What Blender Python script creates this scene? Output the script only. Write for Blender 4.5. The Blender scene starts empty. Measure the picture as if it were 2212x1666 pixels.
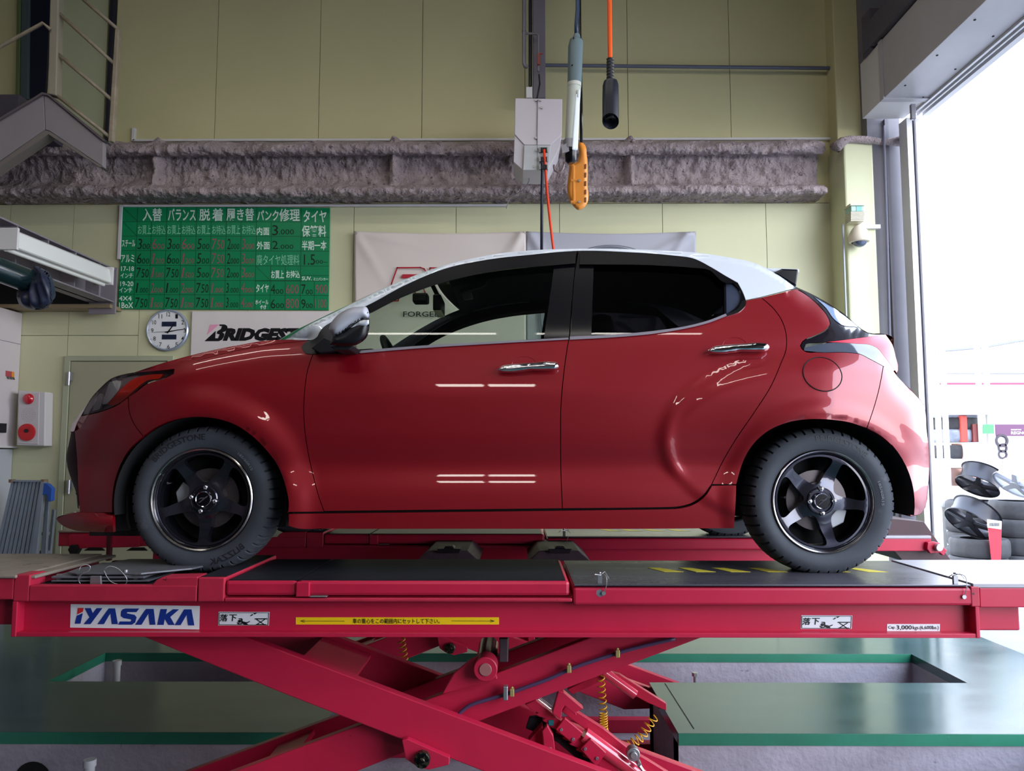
import bpy, bmesh, math, random
from mathutils import Vector, Matrix, noise
from mathutils.geometry import delaunay_2d_cdt
random.seed(7)
PI = math.pi
S = bpy.context.scene
COL = S.collection
# ------------------------------------------------------------ camera
F = 1662.0
H = 1.34
PITCH = math.atan(142 / F)
YAW = math.atan(10 / F)
cd = bpy.data.cameras.new('camera'); cam = bpy.data.objects.new('camera', cd); COL.objects.link(cam)
cd.sensor_width = 36; cd.lens = F / 2212 * 36; cd.clip_start = .05; cd.clip_end = 300
cam.location = (0, 0, H)
cam.rotation_euler = (PI / 2 + PITCH, 0, YAW)
S.camera = cam
RM = cam.rotation_euler.to_matrix()
# ------------------------------------------------------------ world, exposure, big lights
S.view_settings.view_transform = 'Standard'; S.view_settings.look = 'None'
S.view_settings.gamma = 1; S.view_settings.exposure = 0.5
S.view_settings.use_curve_mapping = False
SKY = 7.6
w = bpy.data.worlds.new('world'); S.world = w; w.use_nodes = True
wn = w.node_tree.nodes; wl = w.node_tree.links
bg = wn['Background']; bg.inputs[1].default_value = SKY
tc = wn.new('ShaderNodeTexCoord'); sep = wn.new('ShaderNodeSeparateXYZ'); cr = wn.new('ShaderNodeValToRGB')
wl.new(tc.outputs['Generated'], sep.inputs[0]); wl.new(sep.outputs['Z'], cr.inputs[0]); wl.new(cr.outputs[0], bg.inputs[0])
cr.color_ramp.elements[0].position = 0; cr.color_ramp.elements[0].color = (.80, .82, .86, 1)
cr.color_ramp.elements[1].position = .8; cr.color_ramp.elements[1].color = (.66, .78, 1, 1)
S.cycles.use_denoising = True
S.cycles.max_bounces = 8; S.cycles.diffuse_bounces = 5; S.cycles.glossy_bounces = 5
S.cycles.transmission_bounces = 8; S.cycles.transparent_max_bounces = 12
S.cycles.caustics_reflective = False; S.cycles.caustics_refractive = False
S.cycles.sample_clamp_indirect = 6

def V(u, v, Y):
    d = RM @ Vector(((u - 1106) / F, -(v - 833) / F, -1))
    k = Y / d.y
    return Vector((d.x * k, Y, H + d.z * k))
def XU(u, Y, v=975): return V(u, v, Y).x
def ZV(v, Y): return V(1116, v, Y).z
def U(p):
    c = RM.transposed() @ (Vector(p) - Vector((0, 0, H)))
    return (1106 - F * c.x / c.z, 833 + F * c.y / c.z)
# portal lies in the door opening (guides sampling only)
pl = bpy.data.lights.new('door_portal', 'AREA'); pl.shape = 'RECTANGLE'; pl.size = 7.9; pl.size_y = 4.05; pl.cycles.is_portal = True
po = bpy.data.objects.new('door_portal', pl); COL.objects.link(po)
po.location = (3.36, 2.35, 2.02)
po.rotation_euler = (0, PI / 2, 0)
po.rotation_euler = Matrix(((0, 0, 1), (1, 0, 0), (0, 1, 0))).to_euler()

# ------------------------------------------------------------ materials
def lin(c):
    return tuple(((x / 255) / 12.92 if x / 255 <= .04045 else ((x / 255 + .055) / 1.055) ** 2.4) for x in c)
MATS = {}
def mat(name, c, r=.5, metal=0, coat=0, spec=.5, var=0, vscale=3, bump=0, bscale=40, c2=None, thr=None, tscale=6, emit=0, alpha=1, trans=0, coat_r=.03, ior=1.45, rvar=0):
    """c sRGB; var: soft value variation; c2+thr: patches of a second colour where noise>thr"""
    if name in MATS: return MATS[name]
    m = bpy.data.materials.new(name); m.use_nodes = True
    N = m.node_tree.nodes; L = m.node_tree.links; b = N['Principled BSDF']
    col = lin(c) + (1,)
    b.inputs['Base Color'].default_value = col
    b.inputs['Roughness'].default_value = r; b.inputs['Metallic'].default_value = metal
    b.inputs['Coat Weight'].default_value = coat; b.inputs['Coat Roughness'].default_value = coat_r
    b.inputs['Specular IOR Level'].default_value = spec; b.inputs['IOR'].default_value = ior
    b.inputs['Transmission Weight'].default_value = trans
    if emit:
        b.inputs['Emission Color'].default_value = col; b.inputs['Emission Strength'].default_value = emit
    geo = None
    def pos(scale):
        nonlocal geo
        if geo is None: geo = N.new('ShaderNodeNewGeometry')
        mp = N.new('ShaderNodeMapping'); mp.inputs['Scale'].default_value = scale if hasattr(scale, '__len__') else (scale,) * 3
        L.new(geo.outputs['Position'], mp.inputs['Vector']); return mp.outputs[0]
    src = None
    if var:
        n = N.new('ShaderNodeTexNoise'); n.inputs['Scale'].default_value = 1; n.inputs['Detail'].default_value = 6; n.inputs['Roughness'].default_value = .6
        L.new(pos(vscale), n.inputs['Vector'])
        mx = N.new('ShaderNodeMix'); mx.data_type = 'RGBA'
        mx.inputs['A'].default_value = tuple(x * (1 - var) for x in col[:3]) + (1,)
        mx.inputs['B'].default_value = tuple(min(1, x * (1 + var)) for x in col[:3]) + (1,)
        mr = N.new('ShaderNodeMapRange'); mr.inputs[1].default_value = .3; mr.inputs[2].default_value = .7
        L.new(n.outputs['Fac'], mr.inputs[0]); L.new(mr.outputs[0], mx.inputs['Factor']); src = mx.outputs['Result']
        if rvar:
            m2 = N.new('ShaderNodeMapRange'); m2.inputs[1].default_value = .3; m2.inputs[2].default_value = .7
            m2.inputs[3].default_value = max(.02, r - rvar); m2.inputs[4].default_value = min(1, r + rvar)
            L.new(n.outputs['Fac'], m2.inputs[0]); L.new(m2.outputs[0], b.inputs['Roughness'])
    if c2 is not None:
        n = N.new('ShaderNodeTexNoise'); n.inputs['Scale'].default_value = 1; n.inputs['Detail'].default_value = 8; n.inputs['Roughness'].default_value = .65
        L.new(pos(tscale), n.inputs['Vector'])
        mr = N.new('ShaderNodeMapRange'); mr.inputs[1].default_value = thr; mr.inputs[2].default_value = thr + .03
        L.new(n.outputs['Fac'], mr.inputs[0])
        mx = N.new('ShaderNodeMix'); mx.data_type = 'RGBA'; mx.inputs['A'].default_value = col
        if src: L.new(src, mx.inputs['A'])
        mx.inputs['B'].default_value = lin(c2) + (1,); L.new(mr.outputs[0], mx.inputs['Factor']); src = mx.outputs['Result']
    if src: L.new(src, b.inputs['Base Color'])
    if bump:
        n = N.new('ShaderNodeTexNoise'); n.inputs['Scale'].default_value = 1; n.inputs['Detail'].default_value = 5
        L.new(pos(bscale), n.inputs['Vector'])
        bp = N.new('ShaderNodeBump'); bp.inputs['Strength'].default_value = bump; bp.inputs['Distance'].default_value = .02
        L.new(n.outputs['Fac'], bp.inputs['Height']); L.new(bp.outputs[0], b.inputs['Normal'])
    MATS[name] = m
    return m
def glass(name, tint, gloss=.05):
    """thin tinted pane: transparent tint + fresnel gloss"""
    if name in MATS: return MATS[name]
    m = bpy.data.materials.new(name); m.use_nodes = True
    N = m.node_tree.nodes; L = m.node_tree.links; N.clear()
    o = N.new('ShaderNodeOutputMaterial'); t = N.new('ShaderNodeBsdfTransparent'); g = N.new('ShaderNodeBsdfGlossy')
    f = N.new('ShaderNodeFresnel'); x = N.new('ShaderNodeMixShader')
    t.inputs[0].default_value = tuple(tint) + (1,); g.inputs['Roughness'].default_value = .01; f.inputs[0].default_value = 1.5
    L.new(f.outputs[0], x.inputs[0]); L.new(t.outputs[0], x.inputs[1]); L.new(g.outputs[0], x.inputs[2]); L.new(x.outputs[0], o.inputs[0])
    MATS[name] = m; return m

# ------------------------------------------------------------ object helpers
def tag(o, label=None, cat=None, group=None, kind=None):
    if label: o['label'] = label
    if cat: o['category'] = cat
    if group: o['group'] = group
    if kind: o['kind'] = kind
    return o
def empty(name, loc=(0, 0, 0), label=None, cat=None, group=None, parent=None):
    o = bpy.data.objects.new(name, None); COL.objects.link(o); o.location = loc; o.empty_display_size = .1
    if parent: o.parent = parent
    return tag(o, label, cat, group)
def wloc(o):
    p = Vector((0, 0, 0))
    while o: p += o.location; o = o.parent
    return p
def link(name, me, m, parent=None, bevel=0, smooth=None, label=None, cat=None, group=None, kind=None, base=None):
    """mesh given in world coordinates; with a parent it keeps its place; base moves the origin for top-level things"""
    o = bpy.data.objects.new(name, me); COL.objects.link(o)
    if parent:
        me.transform(Matrix.Translation(-wloc(parent))); o.parent = parent
    elif len(me.vertices):
        xs = [v.co for v in me.vertices]
        c = Vector((sum(v.x for v in xs) / len(xs), sum(v.y for v in xs) / len(xs), min(v.z for v in xs)))
        me.transform(Matrix.Translation(-c)); o.location = c
    if isinstance(m, (list, tuple)):
        for k in m: me.materials.append(k)
    elif m: me.materials.append(m)
    if bevel:
        b = o.modifiers.new('bevel', 'BEVEL'); b.width = bevel; b.segments = 2; b.limit_method = 'ANGLE'; b.angle_limit = math.radians(35); b.harden_normals = False
    if smooth is not None:
        for p in me.polygons: p.use_smooth = True
        if smooth:
            me.set_sharp_from_angle(angle=math.radians(smooth))
    return tag(o, label, cat, group, kind)
class MB:
    def __init__(s): s.v = []; s.f = []; s.mi = []
    def add(s, vs, fs, mi=0):
        n = len(s.v); s.v += [tuple(x) for x in vs]; s.f += [tuple(i + n for i in f) for f in fs]; s.mi += [mi] * len(fs); return s
    def box(s, x0, x1, y0, y1, z0, z1, mi=0):
        vs = [(x0, y0, z0), (x1, y0, z0), (x1, y1, z0), (x0, y1, z0), (x0, y0, z1), (x1, y0, z1), (x1, y1, z1), (x0, y1, z1)]
        return s.add(vs, [(0, 3, 2, 1), (4, 5, 6, 7), (0, 1, 5, 4), (1, 2, 6, 5), (2, 3, 7, 6), (3, 0, 4, 7)], mi)
    def pbox(s, u0, v0, u1, v1, Y, t, mi=0):
        vm = (v0 + v1) / 2
        return s.box(V(u0, vm, Y).x, V(u1, vm, Y).x, Y, Y + t, V(u0, v1, Y).z, V(u0, v0, Y).z, mi)
    def prism(s, pts, d, mi=0):
        """closed 3D polygon pts (list of Vector) extruded by vector d"""
        n = len(pts); d = Vector(d); nn = Vector((0, 0, 0))
        for i in range(n): nn += Vector(pts[i]).cross(Vector(pts[(i + 1) % n]))
        vs = [Vector(p) for p in pts] + [Vector(p) + d for p in pts]
        if nn.dot(d) > 0:
            fs = [tuple(range(n))[::-1], tuple(range(n, 2 * n))] + [(i, (i + 1) % n, (i + 1) % n + n, i + n) for i in range(n)]
        else:
            fs = [tuple(range(n)), tuple(range(n, 2 * n))[::-1]] + [((i + 1) % n, i, i + n, (i + 1) % n + n) for i in range(n)]
        return s.add(vs, fs, mi)
    def pprism(s, poly, Y, t, mi=0):
        return s.prism([V(u, v, Y) for u, v in poly], (0, t, 0), mi)
    def tube(s, path, r, n=10, caps=True, mi=0, closed=False):
        path = [Vector(p) for p in path]; m = len(path); base = len(s.v)
        rs = r if hasattr(r, '__len__') else [r] * m
        t0 = (path[1] - path[0]).normalized()
        nrm = t0.orthogonal().normalized()
        rings = []
        for i in range(m):
            if closed: t = (path[(i + 1) % m] - path[i - 1]).normalized()
            else: t = (path[min(i + 1, m - 1)] - path[max(i - 1, 0)]).normalized()
            nrm = (nrm - t * nrm.dot(t)).normalized(); bn = t.cross(nrm)
            for k in range(n):
                a = 2 * PI * k / n
                s.v.append(tuple(path[i] + (nrm * math.cos(a) + bn * math.sin(a)) * rs[i]))
        for i in range(m if closed else m - 1):
            j = (i + 1) % m
            for k in range(n):
                s.f.append((base + i * n + k, base + i * n + (k + 1) % n, base + j * n + (k + 1) % n, base + j * n + k)); s.mi.append(mi)
        if caps and not closed:
            s.f.append(tuple(base + k for k in range(n))[::-1]); s.mi.append(mi)
            s.f.append(tuple(base + (m - 1) * n + k for k in range(n))); s.mi.append(mi)
        return s
    def lathe(s, prof, c, ax='y', n=32, mi=0, rfun=None):
        """prof: list of (radius, along); axis through c"""
        base = len(s.v); m = len(prof); c = Vector(c)
        for i, (r, h) in enumerate(prof):
            for k in range(n):
                a = 2 * PI * k / n; rr = r if rfun is None else rfun(i, k, r)
                if ax == 'y': p = Vector((math.cos(a) * rr, h, math.sin(a) * rr))
                elif ax == 'z': p = Vector((math.cos(a) * rr, math.sin(a) * rr, h))
                else: p = Vector((h, math.cos(a) * rr, math.sin(a) * rr))
                s.v.append(tuple(c + p))
        for i in range(m - 1):
            for k in range(n):
                q = (base + i * n + k, base + i * n + (k + 1) % n, base + (i + 1) * n + (k + 1) % n, base + (i + 1) * n + k)
                s.f.append(q if ax != 'y' else q[::-1]); s.mi.append(mi)
        return s
    def disc(s, c, r, ax='y', n=24, mi=0, sgn=-1):
        base = len(s.v); c = Vector(c)
        for k in range(n):
            a = 2 * PI * k / n
            s.v.append(tuple(c + (Vector((math.cos(a) * r, 0, math.sin(a) * r)) if ax == 'y' else Vector((math.cos(a) * r, math.sin(a) * r, 0)) if ax == 'z' else Vector((0, math.cos(a) * r, math.sin(a) * r)))))
        f = tuple(base + k for k in range(n)); s.f.append(f); s.mi.append(mi); return s
    def cyl(s, c, r, h, ax='y', n=20, mi=0, r2=None):
        r2 = r if r2 is None else r2
        b = len(s.v); s.lathe([(r, 0), (r2, h)], c, ax, n, mi)
        f0 = tuple(b + k for k in range(n)); f1 = tuple(b + n + k for k in range(n))
        if ax == 'y': s.f += [f0, f1[::-1]]
        else: s.f += [f0[::-1], f1]
        s.mi += [mi, mi]; return s
    def sphere(s, c, r, n=12, m=8, mi=0, half=None):
        c = Vector(c); r = r if hasattr(r, '__len__') else (r, r, r); base = len(s.v)
        for i in range(m + 1):
            t = PI * i / m
            for k in range(n):
                a = 2 * PI * k / n
                s.v.append((c.x + r[0] * math.sin(t) * math.cos(a), c.y + r[1] * math.sin(t) * math.sin(a), c.z + r[2] * math.cos(t)))
        for i in range(m):
            for k in range(n):
                s.f.append((base + i * n + k, base + (i + 1) * n + k, base + (i + 1) * n + (k + 1) % n, base + i * n + (k + 1) % n)); s.mi.append(mi)
        return s
    def mesh(s, name='m'):
        me = bpy.data.meshes.new(name); me.from_pydata(s.v, [], s.f)
        if any(s.mi): me.polygons.foreach_set('material_index', s.mi)
        me.validate(); me.update(); return me
    def build(s, name, m, parent=None, **k): return link(name, s.mesh(name), m, parent, **k)

def catmull(pts, step=7.0, closed=False):
    """smooth curve through pts, resampled roughly each `step`"""
    out = []; n = len(pts)
    rng = range(n) if closed else range(n - 1)
    for i in rng:
        p1 = Vector(pts[i]); p2 = Vector(pts[(i + 1) % n])
        p0 = Vector(pts[i - 1]) if (i > 0 or closed) else p1 * 2 - p2
        p3 = Vector(pts[(i + 2) % n]) if (i + 2 < n or closed) else p2 * 2 - p1
        # centripetal-ish: scale tangents by segment length
        d1 = (p2 - p1).length; d0 = (p1 - p0).length or d1; d2 = (p3 - p2).length or d1
        m1 = ((p1 - p0) / d0 * d1 + (p2 - p1) / d1 * d0) / (d0 + d1) * d1
        m2 = ((p2 - p1) / d1 * d2 + (p3 - p2) / d2 * d1) / (d1 + d2) * d1
        k = max(1, int(round(d1 / step)))
        for j in range(k):
            t = j / k; t2 = t * t; t3 = t2 * t
            out.append(p1 * (2 * t3 - 3 * t2 + 1) + m1 * (t3 - 2 * t2 + t) + p2 * (-2 * t3 + 3 * t2) + m2 * (t3 - t2))
    if not closed: out.append(Vector(pts[-1]))
    return out
def outline(segs, step=7.0):
    """list of smooth runs joined at corners -> closed polygon"""
    out = []
    for s in segs:
        c = catmull(s, step) if len(s) > 1 else [Vector(s[0])]
        for p in c:
            if not out or (out[-1] - p).length > .3: out.append(p)
    if (out[0] - out[-1]).length < .3: out.pop()
    return out
def area2(poly): return sum(poly[i].x * poly[(i + 1) % len(poly)].y - poly[(i + 1) % len(poly)].x * poly[i].y for i in range(len(poly)))
def inset(poly, g):
    s = 1 if area2(poly) > 0 else -1; n = len(poly); out = []
    for i in range(n):
        a = (poly[i] - poly[i - 1]); b = (poly[(i + 1) % n] - poly[i])
        a = a.normalized() if a.length > 1e-9 else b.normalized(); b = b.normalized() if b.length > 1e-9 else a
        na = Vector((-a.y, a.x)) * s; nb = Vector((-b.y, b.x)) * s
        m = na + nb; L = m.length
        m = m / L if L > .3 else na
        k = max(.5, m.dot(na)); out.append(poly[i] + m * (g / k))
    return out
def pip(x, y, poly):
    c = False; n = len(poly); j = n - 1
    for i in range(n):
        a = poly[i]; b = poly[j]
        if (a.y > y) != (b.y > y) and x < (b.x - a.x) * (y - a.y) / (b.y - a.y) + a.x: c = not c
        j = i
    return c
def pdist(x, y, poly, closed=True):
    best = 1e9; n = len(poly)
    for i in range(n if closed else n - 1):
        a = poly[i]; b = poly[(i + 1) % n]; dx = b.x - a.x; dy = b.y - a.y; L = dx * dx + dy * dy
        t = 0 if L == 0 else max(0, min(1, ((x - a.x) * dx + (y - a.y) * dy) / L))
        q = (a.x + t * dx - x) ** 2 + (a.y + t * dy - y) ** 2
        if q < best: best = q
    return math.sqrt(best)
def triang(outer, holes, sp):
    vs = [Vector((p.x, p.y)) for p in outer]; ed = [(i, (i + 1) % len(outer)) for i in range(len(outer))]
    for h in holes:
        b = len(vs); vs += [Vector((p.x, p.y)) for p in h]; ed += [(b + i, b + (i + 1) % len(h)) for i in range(len(h))]
    nb = len(vs)
    x0 = min(p.x for p in outer); x1 = max(p.x for p in outer); y0 = min(p.y for p in outer); y1 = max(p.y for p in outer)
    y = y0 + sp / 2; row = 0
    while y < y1:
        x = x0 + sp / 2 + (row % 2) * sp / 2
        while x < x1:
            if pip(x, y, outer) and not any(pip(x, y, h) for h in holes) and pdist(x, y, outer) > sp * .45 and all(pdist(x, y, h) > sp * .45 for h in holes):
                vs.append(Vector((x, y)))
            x += sp
        y += sp * .866; row += 1
    r = delaunay_2d_cdt(vs, ed, [], 0, 1e-5 * sp)
    ov, oe, of = r[0], r[1], r[2]; fs = []
    for f in of:
        cx = sum(ov[i].x for i in f) / len(f); cy = sum(ov[i].y for i in f) / len(f)
        if pip(cx, cy, outer) and not any(pip(cx, cy, h) for h in holes): fs.append(tuple(f))
    return ov, fs
def patch(outer, holes, sp, mp, thick, normal=True, eps=1.0, flip=False, sides=True):
    """triangulated surface over a 2D region; mp(a,b)->3D. returns verts, faces, normals; thick: back-extrusion along y"""
    ov, fs = triang(outer, holes, sp)
    P = [mp(p.x, p.y) for p in ov]; NN = []
    for p, q in zip(ov, P):
        if normal:
            a = mp(p.x + eps, p.y) - mp(p.x - eps, p.y); b = mp(p.x, p.y + eps) - mp(p.x, p.y - eps)
            n = a.cross(b).normalized()
            if n.y > 0: n = -n
        else: n = Vector((0, -1, 0))
        NN.append(n)
    out = []
    for f in fs:
        a, b, c = P[f[0]], P[f[1]], P[f[2]]
        n = (b - a).cross(c - a)
        m = NN[f[0]] + NN[f[1]] + NN[f[2]]
        out.append(f if n.dot(m) >= 0 else f[::-1])
    vs = list(P); nn = list(NN)
    if thick and sides:
        cnt = {}
        for f in out:
            for i in range(3):
                e = (f[i], f[(i + 1) % 3]); cnt[e] = 1
        for (a, b) in list(cnt):
            if (b, a) not in cnt:
                o = len(vs); d = Vector((0, thick, 0))
                vs += [P[a], P[b], P[b] + d, P[a] + d]
                m = (P[b] - P[a]).cross(d); m = -m.normalized() if m.length > 0 else NN[a]
                # outward: away from the panel
                out.append((o + 1, o, o + 3, o + 2)); 
                q = (vs[o] - vs[o + 1]).cross(vs[o + 3] - vs[o + 1]).normalized()
                nn += [q] * 4
    return vs, out, nn
def link_patch(name, P, m, parent=None, mirror=None, kind=None, **k):
    vs, fs, nn = P
    if mirror is not None:
        vs = [Vector((p.x, 2 * mirror - p.y, p.z)) for p in vs]; nn = [Vector((n.x, -n.y, n.z)) for n in nn]; fs = [f[::-1] for f in fs]
    me = bpy.data.meshes.new(name); me.from_pydata([tuple(p) for p in vs], [], fs)
    for p in me.polygons: p.use_smooth = True
    o = link(name, me, m, parent, kind=kind, **k)
    me.normals_split_custom_set_from_vertices([tuple(n) for n in nn])
    return o
def pillow(outer, Y, bulge, w, sp=6, back=.5, holes=()):
    """soft solid from a pixel outline: rounded front (towards the camera) and back"""
    ov, fs = triang(outer, list(holes), sp); vs = []; out = []
    def hgt(p):
        d = pdist(p.x, p.y, outer)
        for h in holes: d = min(d, pdist(p.x, p.y, h))
        t = min(1, d / w); return math.sqrt(max(0, 1 - (1 - t) ** 2))
    hh = [hgt(p) for p in ov]; n = len(ov)
    for p, h in zip(ov, hh): vs.append(V(p.x, p.y, Y - bulge * h))
    for p, h in zip(ov, hh): vs.append(V(p.x, p.y, Y + bulge * back * h + .001))
    edges = {}
    for f in fs:
        a, b, c = vs[f[0]], vs[f[1]], vs[f[2]]
        g = f if (b - a).cross(c - a).y < 0 else f[::-1]
        out.append(g); out.append(tuple(i + n for i in g[::-1]))
        for i in range(3): edges[(g[i], g[(i + 1) % 3])] = 1
    for (a, b) in edges:
        if (b, a) not in edges: out.append((b, a, a + n, b + n))
    m = MB(); m.add(vs, out); return m
def text_mesh(txt, box, Y, bold=0, shear=0, fit=True, jit=0):
    """flat lettering fitted to pixel box (u0,v0,u1,v1) on the plane y=Y"""
    c = bpy.data.curves.new('t', 'FONT'); c.body = txt; c.size = 1; c.resolution_u = 2; c.offset = bold
    o = bpy.data.objects.new('t', c); COL.objects.link(o)
    dg = bpy.context.evaluated_depsgraph_get(); me = bpy.data.meshes.new_from_object(o.evaluated_get(dg))
    vs = [v.co.copy() for v in me.vertices]; fs = [tuple(p.vertices) for p in me.polygons]
    bpy.data.objects.remove(o); bpy.data.curves.remove(c); bpy.data.meshes.remove(me)
    if not vs: return [], []
    for p in vs: p.x += p.y * shear
    x0 = min(p.x for p in vs); x1 = max(p.x for p in vs); y0 = min(p.y for p in vs); y1 = max(p.y for p in vs)
    u0, v0, u1, v1 = box; out = []
    for p in vs:
        out.append(((p.x - x0) / (x1 - x0 + 1e-9), (p.y - y0) / (y1 - y0 + 1e-9)))
    if Y is None: return out, fs
    pts = [V(u0 + (u1 - u0) * a, v1 + (v0 - v1) * b, Y) for a, b in out]
    return pts, fs
def face_front(m):
    """orient faces of flat lettering towards the camera (-y)"""
    m2 = []
    for f in m.f:
        a, b, c = Vector(m.v[f[0]]), Vector(m.v[f[1]]), Vector(m.v[f[2]])
        m2.append(f if (b - a).cross(c - a).y < 0 else f[::-1])
    m.f = m2; return m
def letters(items, Y, name, m, parent, **k):
    mb = MB()
    for it in items:
        p, f = text_mesh(it[0], it[1], Y, **(it[2] if len(it) > 2 else {}))
        if p: mb.add(p, f)
    face_front(mb)
    return mb.build(name, m, parent, **k)
# ------------------------------------------------------------ materials of the place
YW = 6.75
M_wall = mat('wall_paint', (196, 190, 146), r=.55, var=.04, vscale=1.2)
M_wall_lo = mat('wall_paint_pale', (204, 204, 168), r=.5, var=.05, vscale=1.0)
M_col = mat('column_paint', (206, 208, 172), r=.5, var=.05, vscale=1.5)
M_grey = mat('grey_steel', (118, 116, 124), r=.5, var=.08, vscale=4)
M_white = mat('white_enamel', (208, 206, 208), r=.4, var=.03, vscale=4)
M_spray = mat('spray_insulation', (168, 154, 156), r=.95, var=.2, vscale=9, bump=1.0, bscale=60, c2=(104, 94, 100), thr=.61, tscale=30)
M_conc = mat('pit_concrete', (150, 146, 156), r=.85, var=.2, vscale=(2.2, 3, 5), bump=.3, bscale=30, c2=(120, 116, 122), thr=.64, tscale=(3, 4, 7))
M_floor = mat('green_epoxy_floor', (48, 74, 74), r=.2, var=.16, vscale=(.9, 2.5, 2), rvar=.06, spec=.7)
M_lip = mat('green_lip_paint', (36, 110, 86), r=.4, var=.12, vscale=6, c2=(90, 130, 118), thr=.70, tscale=18)
M_dark = mat('parts_and_shade_black', (14, 14, 18), r=.8)  # black for joints and screws, also for painted shade behind ratchet and under beam
M_out = mat('outside_asphalt', (120, 122, 126), r=.9, var=.15, vscale=3, bump=.4, bscale=60)

def struct(name, mb, m, **k): return mb.build(name, m, None, kind='structure', **k)
# back wall with separate cladding panels and recessed joints
ws = MB().box(-5.6, 3.3, YW + .02, YW + .2, -.02, 6.3)
wall_back = struct('wall_back', ws, mat('joint_shadow', (120, 120, 88), r=.8))
seam_lo = [94, 156, 303, 540, 764, 985, 1209, 1432, 1656, 1800]
xs = [-5.6] + [XU(u, YW, 620) for u in (-200, 14, 152, 303)] + [XU(u, YW, 520) for u in (540, 764, 985, 1209, 1432, 1656)] + [3.0]
def wall_panel(x0, x1, z0, z1, m):
    g = .0025
    MB().box(x0 + g, x1 - g, YW, YW + .02, z0 + g, z1 - g).build('panel', m, wall_back)
zb = ZV(440, YW)
for i in range(len(xs) - 1):
    if i in (0, 1, 2, 3):
        zs = ZV(724, YW); wall_panel(xs[i], xs[i + 1], 0, zs, M_wall_lo); wall_panel(xs[i], xs[i + 1], zs, zb, M_wall_lo)
    else: wall_panel(xs[i], xs[i + 1], 0, zb, M_wall_lo)
xu = [-5.6, -4.4] + [XU(u, YW, 180) for u in (246, 467, 690, 912, 1134, 1356, 1577, 1798)] + [3.3]
for i in range(len(xu) - 1): wall_panel(xu[i], xu[i + 1], zb, 6.3, M_wall)
struct('wall_left', MB().box(-5.8, -5.6, -5.2, YW + .2, 0, 6.3), mat('side_wall', (100, 90, 96), r=.7))
struct('wall_front', MB().box(-5.8, 3.5, -5.4, -5.2, 0, 6.3), mat('rear_bay_wall', (104, 98, 100), r=.7))
struct('ceiling', MB().box(-5.8, 3.6, -5.4, YW + .2, 6.3, 6.4), mat('ceiling_deck', (96, 92, 92), r=.8))
XR = 3.34
struct('wall_right', MB().box(XR, XR + .05, -5.2, YW + .2, 4.6, 6.3).box(XR, XR + .05, -5.2, -1.75, 0, 4.6), M_grey)

# floor with two pits and the cross channel
PX0, PX1 = -2.745, 2.614
YA, YB, YC, YD = 2.85, 3.80, 4.61, 5.25
CX0, CX1 = -.95, .77
fl = MB(); T = .055
for (x0, x1, y0, y1) in [(-5.6, 3.36, -5.2, YA), (-5.6, PX0, YA, YD), (PX1, 3.36, YA, YD), (PX0, CX0, YB, YC), (CX1, PX1, YB, YC), (-5.6, 3.36, YD, YW)]:
    fl.box(x0, x1, y0, y1, -T, 0)
floor = struct('floor', fl, M_floor)
lp = MB(); e = .004
for (x0, x1, y0, y1) in [(PX0, CX0, YB, YB), (CX1, PX1, YB, YB), (PX0, PX1, YD, YD)]:
    lp.box(x0, x1, y0 - e, y0 + .01, -T, -.001)
lp.box(PX0 - .01, PX0 + e, YA, YD, -T, -.001); 
lp.build('green_edge', M_lip, floor, kind=None)
pw = MB(); D = -.42
for (x0, x1, y0) in [(PX0, CX0, YB), (CX1, PX1, YB)]: pw.box(x0, x1, y0 + .002, y0 + .12, D, -T)
pw.box(PX0, PX1, YD + .002, YD + .12, D, -T)
pw.box(PX0, CX0, YC - .12, YC - .002, D, -T).box(CX1, PX1, YC - .12, YC - .002, D, -T)
pw.box(PX0 - .12, PX0, YA, YD + .1, D, -T).box(PX1, PX1 + .12, YA, YD + .1, D, -T)
pw.box(CX0 - .12, CX0, YB, YC, D, -T).box(CX1, CX1 + .12, YB + .01, YC, D, -T)
pw.box(PX0, PX1, YA - .12, YA, D, -T)
pw.box(PX0 - .1, PX1 + .1, YA - .1, YD + .1, D - .05, D)
pw.build('pit_wall', M_conc, floor)
# steel cover plate edge on the right slab
MB().box(CX1 + .085, CX1 + .09, YB + .06, YC - .02, 0, .0015).build('joint_line', M_dark, floor)
# pit anchor bolts
def anchor(u, v, Y, top, r=.016):
    x = XU(u, Y); z = ZV(v, Y)
    m = MB(); m.cyl((x, Y, z - top), r * .7, top, 'z', 10); m.cyl((x, Y, z - .012), r * 1.25, .022, 'z', 6)
    return m
for (u, v, Y, lab) in [(1492, 1456, 4.95, 'small upright steel bolt in far pit to the right of scissor arms')]:
    anchor(u, v, Y, .30).build('anchor_bolt', mat('zinc', (168, 168, 172), r=.35, metal=.8), None, label=lab, cat='bolt')
for (u, v, Y, lab) in [(272, 1432, 4.9, 'short white pipe stub standing in far pit at left'), (224, 1648, 3.5, 'short white pipe stub standing in near pit at lower left')]:
    x = XU(u, Y); z = ZV(v, Y)
    MB().cyl((x, Y, D), .022, z - D, 'z', 14).cyl((x, Y, z - .02), .027, .03, 'z', 14).build('pipe_stub', mat('pvc_grey', (170, 172, 176), r=.5), None, label=lab, cat='pipe', smooth=40)
# duct hole in near left pit wall
x = XU(107, YB); MB().disc((x, YB - .003, ZV(1690, YB)), .09, 'y', 28).build('drain_hole', mat('hole_black', (8, 9, 12), r=.9), floor)
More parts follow.
